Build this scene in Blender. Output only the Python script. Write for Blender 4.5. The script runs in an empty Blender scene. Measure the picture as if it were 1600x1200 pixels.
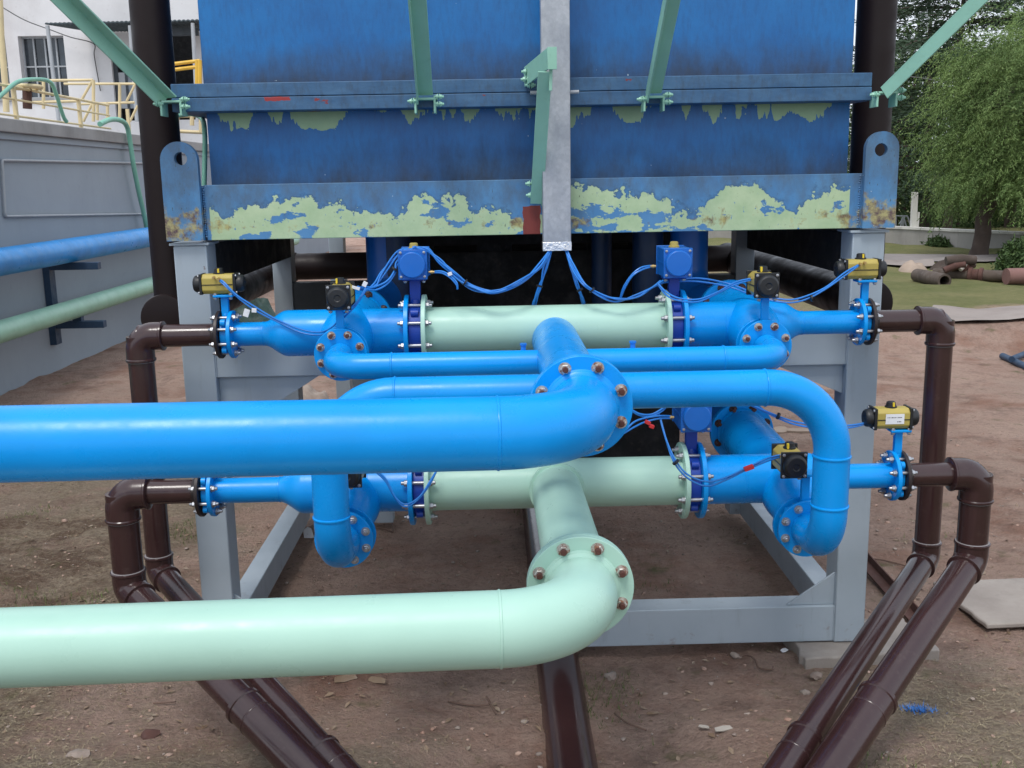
import bpy, bmesh, math, random
from mathutils import Vector, Matrix, noise
from math import radians as rad, sin, cos, pi, tan
random.seed(7)
S = bpy.context.scene
COL = S.collection
# ---------------------------------------------------------------- camera
ZC = 2.5
cd = bpy.data.cameras.new('camera'); cam = bpy.data.objects.new('camera', cd); COL.objects.link(cam)
cd.sensor_width = 36; cd.lens = 36.0; cd.clip_start = .05; cd.clip_end = 3000
RM = Matrix.Rotation(rad(-.93), 3, 'Z') @ Matrix.Rotation(pi/2 - rad(11.3), 3, 'X') @ Matrix.Rotation(rad(-1.03), 3, 'Z')
cam.matrix_world = Matrix.Translation((0, 0, ZC)) @ RM.to_4x4()
S.camera = cam
# ---------------------------------------------------------------- sky, sun
SUN_EL, SUN_AZ = 62, -35          # azimuth measured from behind the camera, towards the left
w = bpy.data.worlds.new('World'); S.world = w; w.use_nodes = True
nt = w.node_tree; nt.nodes.clear()
out = nt.nodes.new('ShaderNodeOutputWorld'); bg = nt.nodes.new('ShaderNodeBackground')
sky = nt.nodes.new('ShaderNodeTexSky'); sky.sky_type = 'NISHITA'; sky.sun_disc = False
sky.sun_elevation = rad(SUN_EL); sky.sun_rotation = rad(180+25); sky.air_density = 1.6; sky.dust_density = 4
tc = nt.nodes.new('ShaderNodeTexCoord'); nz = nt.nodes.new('ShaderNodeTexNoise')
nz.inputs['Scale'].default_value = 2.2; nz.inputs['Detail'].default_value = 6
cr = nt.nodes.new('ShaderNodeValToRGB'); cr.color_ramp.elements[0].position = .30; cr.color_ramp.elements[1].position = .70
cr.color_ramp.elements[0].color = (5.6, 6.4, 7.8, 1); cr.color_ramp.elements[1].color = (8.8, 9.2, 9.9, 1)
mx = nt.nodes.new('ShaderNodeMix'); mx.data_type = 'RGBA'; mx.inputs[0].default_value = .85
nt.links.new(tc.outputs['Generated'], nz.inputs['Vector']); nt.links.new(nz.outputs['Fac'], cr.inputs['Fac'])
nt.links.new(sky.outputs['Color'], mx.inputs[6]); nt.links.new(cr.outputs['Color'], mx.inputs[7])
nt.links.new(mx.outputs[2], bg.inputs['Color']); bg.inputs['Strength'].default_value = .12
nt.links.new(bg.outputs[0], out.inputs['Surface'])
sl = bpy.data.lights.new('sun', 'SUN'); sl.energy = 1.5; sl.angle = rad(18); sl.color = (1, .97, .93)
so = bpy.data.objects.new('sun', sl); COL.objects.link(so)
so.rotation_euler = (rad(90-SUN_EL), 0, rad(SUN_AZ+10))
S.view_settings.view_transform = 'Standard'; S.view_settings.look = 'None'
S.view_settings.exposure = .34; S.view_settings.gamma = 1
S.render.engine = 'CYCLES'
try:
    S.cycles.max_bounces = 6; S.cycles.use_denoising = True
except Exception: pass

# ---------------------------------------------------------------- helpers
F = 1600.0
def ray(x, y): return RM @ Vector(((x-800)/F, -(y-600)/F, -1))
def P(x, y, Y):
    d = ray(x, y); return Vector((0, 0, ZC)) + d*(Y/d.y)
def PX(x, y, X):
    d = ray(x, y); return Vector((0, 0, ZC)) + d*(X/d.x)
def G(x, y, z=0.0):
    d = ray(x, y); return Vector((0, 0, ZC)) + d*((z-ZC)/d.z)

def tag(o, label=None, cat=None, group=None, kind=None):
    if label: o['label'] = label
    if cat: o['category'] = cat
    if group: o['group'] = group
    if kind: o['kind'] = kind
    return o
def thing(name, loc, label, cat, group=None):
    o = bpy.data.objects.new(name, None); COL.objects.link(o); o.location = loc; o.empty_display_size = .1
    return tag(o, label, cat, group)
def org(o):
    v = Vector((0, 0, 0))
    while o: v += o.location; o = o.parent
    return v

class MB:
    def __init__(s): s.v = []; s.f = []
    def add(s, vs, fs):
        b = len(s.v); s.v += [Vector(v) for v in vs]; s.f += [tuple(i+b for i in f) for f in fs]
        return s
    def box(s, c, sz, R=None):
        hx, hy, hz = sz[0]/2, sz[1]/2, sz[2]/2
        vs = [Vector((x*hx, y*hy, z*hz)) for x in (-1, 1) for y in (-1, 1) for z in (-1, 1)]
        if R is not None: vs = [R @ v for v in vs]
        c = Vector(c)
        return s.add([v+c for v in vs], [(0,1,3,2),(4,6,7,5),(0,4,5,1),(2,3,7,6),(0,2,6,4),(1,5,7,3)])
    def bb(s, x0, x1, y0, y1, z0, z1):
        return s.box(((x0+x1)/2, (y0+y1)/2, (z0+z1)/2), (abs(x1-x0), abs(y1-y0), abs(z1-z0)))
    def bar(s, a, b, w, h, up=Vector((0, 0, 1))):
        a = Vector(a); b = Vector(b); d = (b-a); L = d.length; d.normalize()
        x = d.cross(up).normalized() if abs(d.dot(up)) < .999 else Vector((1, 0, 0)); z = x.cross(d).normalized()
        R = Matrix((x, d, z)).transposed()
        return s.box((a+b)/2, (w, L, h), R)
    def prism(s, pts, d):
        n = len(pts); d = Vector(d); a = [Vector(p) for p in pts]
        return s.add(a+[p+d for p in a], [tuple(range(n))[::-1], tuple(range(n, 2*n))]+[(i, (i+1) % n, (i+1) % n+n, i+n) for i in range(n)])
    def lathe(s, o, ax, prof, n=32):
        ax = Vector(ax).normalized(); o = Vector(o)
        u = ax.cross(Vector((0, 0, 1)) if abs(ax.z) < .9 else Vector((1, 0, 0))).normalized(); v = ax.cross(u)
        vs = []; fs = []
        for t, r in prof:
            for k in range(n):
                a = 2*pi*k/n; vs.append(o+ax*t+(u*cos(a)+v*sin(a))*r)
        m = len(prof)
        for i in range(m-1):
            for k in range(n):
                fs.append((i*n+k, i*n+(k+1) % n, (i+1)*n+(k+1) % n, (i+1)*n+k))
        if prof[0][1] > 1e-5: fs.append(tuple(range(n))[::-1])
        if prof[-1][1] > 1e-5: fs.append(tuple((m-1)*n+k for k in range(n)))
        return s.add(vs, fs)
    def cyl(s, a, b, r, n=24, r2=None):
        a = Vector(a); b = Vector(b); return s.lathe(a, b-a, [(0, r), ((b-a).length, r if r2 is None else r2)], n)
    def disc(s, c, ax, R, t, n=40, ch=.002):
        return s.lathe(c, ax, [(0, R-ch), (ch, R), (t-ch, R), (t, R-ch)], n)
    def tube(s, pts, r, n=28, caps=True):
        pts = [Vector(p) for p in pts]; m = len(pts)
        rs = r if isinstance(r, (list, tuple)) else [r]*m
        tg = [(pts[min(i+1, m-1)]-pts[max(i-1, 0)]).normalized() for i in range(m)]
        u = tg[0].cross(Vector((0, 0, 1)) if abs(tg[0].z) < .9 else Vector((0, 1, 0))).normalized()
        vs = []; fs = []
        for i in range(m):
            u = (u-tg[i]*u.dot(tg[i])).normalized(); v = tg[i].cross(u)
            for k in range(n):
                a = 2*pi*k/n; vs.append(pts[i]+(u*cos(a)+v*sin(a))*rs[i])
        for i in range(m-1):
            for k in range(n): fs.append((i*n+k, i*n+(k+1) % n, (i+1)*n+(k+1) % n, (i+1)*n+k))
        if caps: fs.append(tuple(range(n))[::-1]); fs.append(tuple((m-1)*n+k for k in range(n)))
        return s.add(vs, fs)
    def bolt(s, p, ax, L, r=.009, nut=.017, nh=.013, stud=.012):
        """stud through p along ax with a nut and washer at each end (L = grip)"""
        ax = Vector(ax).normalized(); p = Vector(p)
        for e, sg in ((0, -1), (L, 1)):
            q = p+ax*e
            s.lathe(q, ax*sg, [(0, nut*1.28), (.003, nut*1.28)], 16)
            s.lathe(q+ax*sg*.003, ax*sg, [(0, nut), (nh-.002, nut), (nh, nut*.86)], 6)
        s.lathe(p-ax*(nh+stud), ax, [(0, r*.8), (.002, r), (L+2*(nh+stud)-.002, r), (L+2*(nh+stud), r*.8)], 12)
        return s
    def build(s, name, mat, parent=None, bevel=0, smooth=True, ang=38, label=None):
        me = bpy.data.meshes.new(name)
        o0 = org(parent) if parent else Vector((0, 0, 0))
        me.from_pydata([tuple(v-o0) for v in s.v], [], s.f)
        bm = bmesh.new(); bm.from_mesh(me); bmesh.ops.recalc_face_normals(bm, faces=bm.faces); bm.to_mesh(me); bm.free()
        if smooth:
            me.polygons.foreach_set('use_smooth', [True]*len(me.polygons)); me.set_sharp_from_angle(angle=rad(ang))
        me.materials.append(mat)
        o = bpy.data.objects.new(name, me); COL.objects.link(o)
        if parent: o.parent = parent
        if bevel:
            b = o.modifiers.new('bevel', 'BEVEL'); b.width = bevel; b.segments = 2; b.limit_method = 'ANGLE'; b.angle_limit = rad(40)
            b.harden_normals = False
        if label: o['label'] = label
        return o

def fillet(pts, R, n=10):
    """polyline with rounded corners; R one radius or list per inner corner"""
    pts = [Vector(p) for p in pts]; out = [pts[0]]
    for i in range(1, len(pts)-1):
        r = R[i-1] if isinstance(R, (list, tuple)) else R
        a = (pts[i-1]-pts[i]).normalized(); b = (pts[i+1]-pts[i]).normalized()
        th = a.angle(b)
        if r < 1e-4 or th > 3.1: out.append(pts[i]); continue
        t = r/tan(th/2); c = pts[i]+(a+b).normalized()*(r/sin(th/2))
        p0 = pts[i]+a*t; p1 = pts[i]+b*t; v0 = p0-c; v1 = p1-c; tot = v0.angle(v1); axn = v0.cross(v1).normalized()
        for k in range(n+1): out.append(c+Matrix.Rotation(tot*k/n, 3, axn) @ v0)
    out.append(pts[-1]); return out
def spline(pts, n=8):
    pts = [Vector(p) for p in pts]; out = []
    for i in range(len(pts)-1):
        p0 = pts[max(i-1, 0)]; p1 = pts[i]; p2 = pts[i+1]; p3 = pts[min(i+2, len(pts)-1)]
        for k in range(n):
            t = k/n
            out.append(.5*((2*p1)+(p2-p0)*t+(2*p0-5*p1+4*p2-p3)*t*t+(3*p1-p0-3*p2+p3)*t**3))
    out.append(pts[-1]); return out

# ---------------------------------------------------------------- materials
class NT:
    def __init__(s, name):
        s.m = bpy.data.materials.new(name); s.m.use_nodes = True; s.t = s.m.node_tree
        s.b = s.t.nodes['Principled BSDF']; s.g = s.t.nodes.new('ShaderNodeNewGeometry'); s.pos = s.g.outputs['Position']
    def n(s, typ, **kw):
        n = s.t.nodes.new('ShaderNode'+typ)
        for k, v in kw.items(): setattr(n, k, v)
        return n
    def link(s, a, b): s.t.links.new(a, b)
    def mapv(s, scale, loc=(0, 0, 0)):
        m = s.n('Mapping'); m.inputs['Scale'].default_value = scale; m.inputs['Location'].default_value = loc
        s.link(s.pos, m.inputs['Vector']); return m.outputs[0]
    def noise(s, scale, detail=5, rough=.55, vec=None, dist=0):
        n = s.n('TexNoise'); n.inputs['Scale'].default_value = scale; n.inputs['Detail'].default_value = detail
        n.inputs['Roughness'].default_value = rough; n.inputs['Distortion'].default_value = dist
        s.link(vec or s.pos, n.inputs['Vector']); return n.outputs['Fac']
    def ramp(s, fac, stops):
        r = s.n('ValToRGB'); e = r.color_ramp.elements
        while len(e) < len(stops): e.new(.5)
        for i, (p, c) in enumerate(stops):
            e[i].position = p; e[i].color = (c, c, c, 1) if not isinstance(c, tuple) else (*c, 1)
        s.link(fac, r.inputs[0]); return r.outputs[0]
    def mix(s, fac, a, b, mode='MIX'):
        m = s.n('Mix', data_type='RGBA', blend_type=mode)
        for i, v in ((0, fac), (6, a), (7, b)):
            if isinstance(v, (int, float)): m.inputs[i].default_value = v
            elif isinstance(v, tuple): m.inputs[i].default_value = (*v, 1)
            else: s.link(v, m.inputs[i])
        return m.outputs[2]
    def math(s, op, a, b=None, clamp=False):
        m = s.n('Math', operation=op, use_clamp=clamp)
        for i, v in ((0, a), (1, b)):
            if v is None: continue
            if isinstance(v, (int, float)): m.inputs[i].default_value = v
            else: s.link(v, m.inputs[i])
        return m.outputs[0]
    def rng(s, v, a, b, c=0, d=1):
        m = s.n('MapRange'); s.link(v, m.inputs[0])
        for i, x in enumerate((a, b, c, d)): m.inputs[i+1].default_value = x
        return m.outputs[0]
    def xyz(s):
        q = s.n('SeparateXYZ'); s.link(s.pos, q.inputs[0]); return q.outputs
    def bump(s, h, strength=.2, dist=.01):
        b = s.n('Bump'); b.inputs['Strength'].default_value = strength; b.inputs['Distance'].default_value = dist
        s.link(h, b.inputs['Height']); s.link(b.outputs[0], s.b.inputs['Normal'])
    def col(s, v):
        if isinstance(v, tuple): s.b.inputs['Base Color'].default_value = (*v, 1)
        else: s.link(v, s.b.inputs['Base Color'])
    def set(s, **kw):
        for k, v in kw.items():
            k = {'rough': 'Roughness', 'metal': 'Metallic', 'spec': 'Specular IOR Level', 'coat': 'Coat Weight', 'coatr': 'Coat Roughness'}[k]
            if isinstance(v, (int, float)): s.b.inputs[k].default_value = v
            else: s.link(v, s.b.inputs[k])

def paint(name, c, rough=.3, var=.12, dirt=.25, dirtcol=(.16, .13, .10), bump=.06, spec=.5, scale=9):
    n = NT(name)
    big = n.ramp(n.noise(scale*.35, 4), [(.3, 1-var), (.7, 1+var*.4)])
    base = n.mix(1, c, big, 'MULTIPLY')
    d = n.ramp(n.noise(scale*2.3, 9, .72), [(.56, 0), (.78, dirt)])
    base = n.mix(d, base, dirtcol)
    n.col(base)
    n.set(rough=n.rng(n.noise(scale, 6, .65), .3, .7, rough*.75, rough*1.5), spec=spec)
    h = n.noise(60, 3, .5)
    n.bump(h, bump, .004)
    return n.m
M = {}
M['blue'] = paint('blue_paint', (.0005, .30, .80), .27, .10, .12, (.02, .24, .5), .06, .36)
M['green'] = paint('mint_paint', (.405, .63, .525), .33, .05, .06, (.30, .46, .36), .06, .4)
M['dblue'] = paint('dark_blue_paint', (.004, .05, .36), .38, .15, .12, (.02, .05, .15))
M['mblue'] = paint('mid_blue_paint', (.006, .13, .50), .33, .12, .12, (.02, .08, .2))
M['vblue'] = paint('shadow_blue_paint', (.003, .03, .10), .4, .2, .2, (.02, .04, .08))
M['brown'] = paint('brown_plastic', (.042, .019, .019), .17, .18, .38, (.10, .07, .06), .04, .6)
M['brownd'] = paint('dark_brown_plastic', (.015, .009, .009), .42, .10, .05, (.03, .02, .018), 0, .22)
M['grey'] = paint('grey_steel_paint', (.29, .345, .39), .45, .08, .18, (.20, .19, .16), .08)
M['gold'] = paint('gold_housing', (.42, .33, .075), .42, .12, .12, (.2, .16, .06))
M['black'] = paint('black_plastic', (.012, .013, .015), .4, .2, .2, (.05, .045, .04))
M['blackf'] = paint('dark_brown_flange', (.022, .014, .014), .45, .2, .2, (.06, .045, .04))
M['yellow'] = paint('yellow_mark', (.75, .55, .03), .45)
M['cable'] = paint('blue_cable', (.02, .20, .62), .32, .1, .1, (.05, .1, .2))
M['red'] = paint('red_tape', (.62, .03, .03), .45)
M['white'] = paint('white_tag', (.75, .76, .78), .5)
M['mint2'] = paint('mint_brace', (.29, .56, .43), .42, .14, .25, (.10, .2, .13), .08)
M['bluepipe2'] = paint('faded_blue_pipe', (.008, .27, .70), .32, .2, .25, (.05, .1, .18))
M['greenpipe2'] = paint('faded_green_pipe', (.31, .54, .40), .38, .12, .25, (.12, .16, .11))
M['hose'] = paint('green_hose', (.20, .47, .36), .45, .2, .2, (.15, .35, .25))
M['railing'] = paint('yellow_railing', (.70, .57, .33), .5, .15, .4, (.45, .38, .28))
M['rail2'] = paint('orange_railing', (.75, .45, .05), .5, .15, .3, (.4, .3, .2))
M['gsteel'] = paint('galvanised_post', (.40, .42, .44), .45, .1, .2, (.2, .2, .2))
M['seal'] = paint('rubber_seal', (.26, .24, .24), .6)
M['darkbrk'] = paint('navy_bracket', (.02, .05, .10), .5)
M['canopy'] = paint('canopy_sheet', (.05, .07, .08), .6)
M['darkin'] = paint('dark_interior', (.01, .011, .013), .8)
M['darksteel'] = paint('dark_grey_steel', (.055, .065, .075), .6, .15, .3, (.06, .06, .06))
M['wire'] = paint('wire', (.12, .12, .12), .7)
M['rustpipe'] = paint('old_pipe', (.095, .07, .055), .75, .3, .5, (.13, .07, .05), .3)
M['pinkpipe'] = paint('pink_pipe_end', (.21, .11, .095), .8, .25, .4, (.18, .12, .1), .3)
M['rustangle'] = paint('rusty_angle', (.10, .045, .035), .75, .3, .5, (.05, .03, .03), .3)
M['tarp'] = paint('green_tarp', (.02, .05, .04), .6, .3, .4, (.04, .05, .05), .3)
M['wood'] = paint('old_wood', (.16, .10, .075), .85, .3, .5, (.08, .05, .04), .4)
M['bark'] = paint('bark', (.075, .055, .045), .95, .3, .5, (.03, .025, .02), .8)
M['tile'] = paint('broken_tile', (.36, .28, .22), .8, .2, .4, (.2, .13, .1), .3)
M['paper'] = paint('paper_scrap', (.42, .38, .33), .8, .1, .3, (.4, .33, .28))

def m_metal(name, c, rough, rustamt, rustc=(.16, .05, .03)):
    n = NT(name)
    f = n.ramp(n.noise(55, 6, .6), [(.5-rustamt*.4, 0), (.62-rustamt*.3, 1)]) if rustamt else None
    n.col(n.mix(f, c, rustc) if rustamt else n.mix(n.ramp(n.noise(30, 6), [(.3, 0), (.7, .35)]), c, (c[0]*.6, c[1]*.6, c[2]*.62)))
    n.set(metal=(n.rng(f, 0, 1, .85, 0) if rustamt else .85), rough=(n.rng(f, 0, 1, rough, .9) if rustamt else rough))
    n.bump(n.noise(150, 4), .2, .002); return n.m
M['zinc'] = m_metal('zinc_bolt', (.46, .47, .49), .4, 0)
M['rustbolt'] = m_metal('rusty_bolt', (.56, .54, .50), .45, .10, (.22, .10, .06))
M['darkbolt'] = m_metal('dark_bolt', (.24, .22, .2), .45, .5, (.06, .03, .025))
M['stud'] = m_metal('rusty_stud', (.20, .08, .06), .6, .7, (.085, .03, .022))
M['brass'] = m_metal('brass_fitting', (.60, .42, .18), .35, 0)

def m_frame():
    n = NT('grey_frame_paint'); x, y, z = n.xyz()
    b = n.mix(n.ramp(n.noise(2.5, 6, .6), [(.3, 0), (.7, 1)]), (.31, .37, .42), (.37, .43, .48))
    b = n.mix(n.ramp(n.noise(9, 8, .7, n.mapv((1.6, 1.6, .25), (2, 0, 0))), [(.56, 0), (.74, .35)]), b, (.17, .18, .18))
    mud = n.math('SUBTRACT', n.noise(14, 8, .7), n.math('MULTIPLY', z, .75))
    b = n.mix(n.ramp(mud, [(.50, 0), (.64, .6)]), b, (.20, .13, .10))
    b = n.mix(n.ramp(n.noise(26, 7, .7, n.mapv((1, 1, .5), (5, 0, 0))), [(.69, 0), (.73, .7)]), b, (.13, .065, .04))
    n.col(b); n.set(rough=n.rng(n.noise(7, 5), .3, .7, .4, .6)); n.bump(n.noise(25, 6, .6), .12, .004); return n.m
M['grey'] = m_frame()
def m_galv():
    n = NT('galvanised_sheet')
    v = n.n('TexVoronoi'); v.inputs['Scale'].default_value = 70; n.link(n.mapv((1, 1, .8)), v.inputs['Vector'])
    sp = n.ramp(v.outputs['Color'], [(.2, (.40, .42, .45)), (.8, (.46, .48, .51))])
    b = n.mix(n.ramp(n.noise(7, 8, .7), [(.42, 0), (.62, .6)]), sp, (.27, .29, .33))
    b = n.mix(n.ramp(n.noise(22, 6, .6, n.mapv((1, 1, .25))), [(.6, 0), (.8, .5)]), b, (.55, .57, .6))
    n.col(b); n.set(metal=.45, rough=n.rng(n.noise(12, 5), .3, .7, .35, .6)); n.bump(n.noise(3, 2), .12, .02); return n.m
M['galv'] = m_galv()
def m_foil():
    n = NT('bright_foil'); n.col((.8, .81, .83)); n.set(metal=.8, rough=.3); n.bump(n.noise(60, 4), .8, .01); return n.m
M['foil'] = m_foil()

def m_tankwall(name, z0, z1, patch_top, gz=1.0):
    """dirty blue sheet; grime streaks and painted shade that run up from z0; peeled mint paint near the top if patch_top"""
    n = NT(name); x, y, z = n.xyz()
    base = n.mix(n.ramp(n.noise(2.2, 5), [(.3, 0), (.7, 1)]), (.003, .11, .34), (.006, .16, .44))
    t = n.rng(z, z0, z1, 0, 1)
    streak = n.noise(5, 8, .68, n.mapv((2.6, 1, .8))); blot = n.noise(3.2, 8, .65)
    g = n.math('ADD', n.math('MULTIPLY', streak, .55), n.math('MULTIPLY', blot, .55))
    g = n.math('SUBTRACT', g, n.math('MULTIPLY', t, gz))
    gm = n.ramp(g, [(.12, 0), (.56, .88)])  # streaky grime, with shade painted in towards the lower edge
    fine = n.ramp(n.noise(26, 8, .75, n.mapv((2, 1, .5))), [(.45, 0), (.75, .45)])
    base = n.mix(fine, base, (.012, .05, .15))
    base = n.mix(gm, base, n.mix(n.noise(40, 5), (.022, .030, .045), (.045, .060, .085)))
    if patch_top:
        hb = n.math('MULTIPLY', n.math('SUBTRACT', n.noise(3.4, 5, .66, n.mapv((1, 0, 0), (6.3, 0, 0))), .50), 1.1)
        dd = n.math('SUBTRACT', z1, z)
        e = n.math('MULTIPLY', n.math('SUBTRACT', n.noise(9, 9, .6, n.mapv((1, 1, 1.3), (3.3, 0, 0))), .5), .16)
        pm = n.math('LESS_THAN', n.math('ADD', dd, e), n.math('ADD', n.math('MINIMUM', hb, .05), .030))
        base = n.mix(pm, base, n.mix(n.noise(20, 5), (.22, .38, .22), (.32, .48, .29)))  # peeled mint, darkened in colour for the shade below the flange beam
    chips = n.ramp(n.noise(30, 3, .5, n.mapv((1, 1, 1), (7, 3, 1))), [(.755, 0), (.77, .75)])
    base = n.mix(chips, base, (.45, .55, .62))
    n.col(base); n.set(rough=n.rng(g, .1, .6, .38, .8)); n.bump(n.noise(14, 8, .7), .15, .01); return n.m
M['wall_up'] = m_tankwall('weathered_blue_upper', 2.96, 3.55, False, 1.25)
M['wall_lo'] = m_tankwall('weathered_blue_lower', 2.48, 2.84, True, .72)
def m_flange():
    n = NT('weathered_flange_beam'); x, y, z = n.xyz()
    b = n.mix(n.ramp(n.noise(5, 7, .65, n.mapv((1, 1, 3))), [(.3, 0), (.7, 1)]), (.022, .085, .19), (.06, .15, .27))
    b = n.mix(n.ramp(n.noise(18, 8, .72, n.mapv((1.5, 1, .6))), [(.48, 0), (.72, .75)]), b, (.035, .055, .085))
    rp = n.ramp(n.noise(2.0, 7, .6, n.mapv((1.4, 1, 3), (11.4, 0, 0))), [(.66, 0), (.675, 1)])
    b = n.mix(rp, b, (.22, .03, .03))
    fx = n.math('ADD', n.math('ABSOLUTE', n.math('SUBTRACT', x, P(433, 156, 5).x)), n.math('MULTIPLY', n.noise(40, 4), .05))
    fz = n.math('ADD', n.math('ABSOLUTE', n.math('SUBTRACT', z, 2.89)), n.math('MULTIPLY', n.noise(50, 4), .016))
    b = n.mix(n.math('MULTIPLY', n.math('LESS_THAN', fx, .085), n.math('LESS_THAN', fz, .017)), b, (.30, .03, .03))
    n.col(b); n.set(rough=.55); n.bump(n.noise(30, 7, .7), .2, .006); return n.m
M['flangebeam'] = m_flange()
def m_basebeam():
    n = NT('peeling_base_beam'); x, y, z = n.xyz()
    b = n.mix(n.ramp(n.noise(3.2, 6, .6), [(.3, 0), (.7, 1)]), (.04, .175, .40), (.10, .26, .45))
    t = n.rng(z, 2.235, 2.5, 0, 1)
    # grime at the top edge
    gt = n.math('ADD', n.noise(7, 7, .7, n.mapv((1.5, 1, .8))), n.math('MULTIPLY', t, .30))
    b = n.mix(n.ramp(gt, [(.58, 0), (.86, .72)]), b, (.07, .11, .16))
    # peeled mint patches, blocky and dense in the lower two thirds
    h1 = n.noise(2.6, 4, .62, n.mapv((1, 0, 0), (2.7, 0, .3)))
    h1 = n.math('ADD', n.math('MULTIPLY', n.math('SUBTRACT', h1, .5), 2.3), .60)
    e1 = n.math('MULTIPLY', n.math('SUBTRACT', n.noise(8, 9, .66, n.mapv((1, 1, 1.15), (1.7, 0, .3))), .5), 1.25)
    v = n.math('ADD', n.math('SUBTRACT', n.math('ADD', h1, e1), t), .3)
    pm = n.math('GREATER_THAN', v, .30)
    hm = n.math('ADD', n.noise(6.5, 7, .62, n.mapv((.8, 1, 1.5), (4, 0, 0))), n.math('MULTIPLY', t, -.14))
    hol = n.ramp(hm, [(.525, 1), (.53, 0)])
    lug = n.ramp(n.math('ABSOLUTE', n.math('SUBTRACT', x, .2)), [(.0, 1), (.5, 1)])
    inside = n.math('MULTIPLY', n.math('GREATER_THAN', x, -1.36), n.math('LESS_THAN', x, 1.74))
    fh = n.ramp(n.noise(34, 6, .7, n.mapv((1, 1, .6), (9, 0, 0))), [(.64, 1), (.65, 0)])
    pm = n.math('MULTIPLY', n.math('MULTIPLY', n.math('MULTIPLY', pm, hol), inside), fh)
    mint = n.mix(n.ramp(n.noise(9, 7, .65), [(.35, 0), (.7, 1)]), (.35, .48, .28), (.47, .58, .36))
    # thin dark rim round every patch
    rim = n.ramp(v, [(.20, 0), (.285, 1), (.30, 1), (.33, 0)])
    b = n.mix(n.math('MULTIPLY', n.math('MULTIPLY', rim, .45), inside), b, (.02, .06, .12))
    b = n.mix(pm, b, mint)
    scr = n.ramp(n.noise(38, 4, .6, n.mapv((2.4, 1, .8))), [(.66, 0), (.69, .9)])
    b = n.mix(n.math('MULTIPLY', scr, .8), b, (.05, .07, .06))
    # rust, strongest at the lower ends and here and there along the foot
    ex = n.math('SUBTRACT', n.math('ABSOLUTE', n.math('SUBTRACT', x, .19)), 1.35)
    ex = n.math('MAXIMUM', ex, 0)
    rr = n.math('ADD', n.noise(9, 8, .68), n.math('MULTIPLY', ex, .55))
    rr = n.math('SUBTRACT', rr, n.math('MULTIPLY', n.math('ABSOLUTE', n.math('SUBTRACT', t, .22)), .55))
    r1 = n.ramp(rr, [(.52, 0), (.62, .88)])
    b = n.mix(r1, b, n.mix(n.ramp(n.noise(28, 6, .7), [(.4, 0), (.62, 1)]), (.42, .36, .12), (.10, .035, .02)))
    # red primer patch under the duct bracket
    rx = n.math('ADD', n.math('ABSOLUTE', n.math('SUBTRACT', x, .192)), n.math('MULTIPLY', n.noise(30, 4), .02))
    rz = n.math('ADD', t, n.math('MULTIPLY', n.noise(25, 4), .08))
    red = n.math('MULTIPLY', n.math('LESS_THAN', rx, .052), n.math('LESS_THAN', rz, .56))
    b = n.mix(red, b, n.mix(n.noise(20, 5), (.16, .022, .018), (.22, .04, .03)))
    wc = n.ramp(n.noise(34, 3, .5, n.mapv((1, 1, 1), (17, 3, 1))), [(.735, 0), (.75, .8)])
    b = n.mix(wc, b, (.55, .62, .66))
    n.col(b); n.set(rough=.6); n.bump(n.math('ADD', n.math('MULTIPLY', pm, -.4), n.noise(40, 7, .7)), .25, .004); return n.m
M['basebeam'] = m_basebeam()

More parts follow.
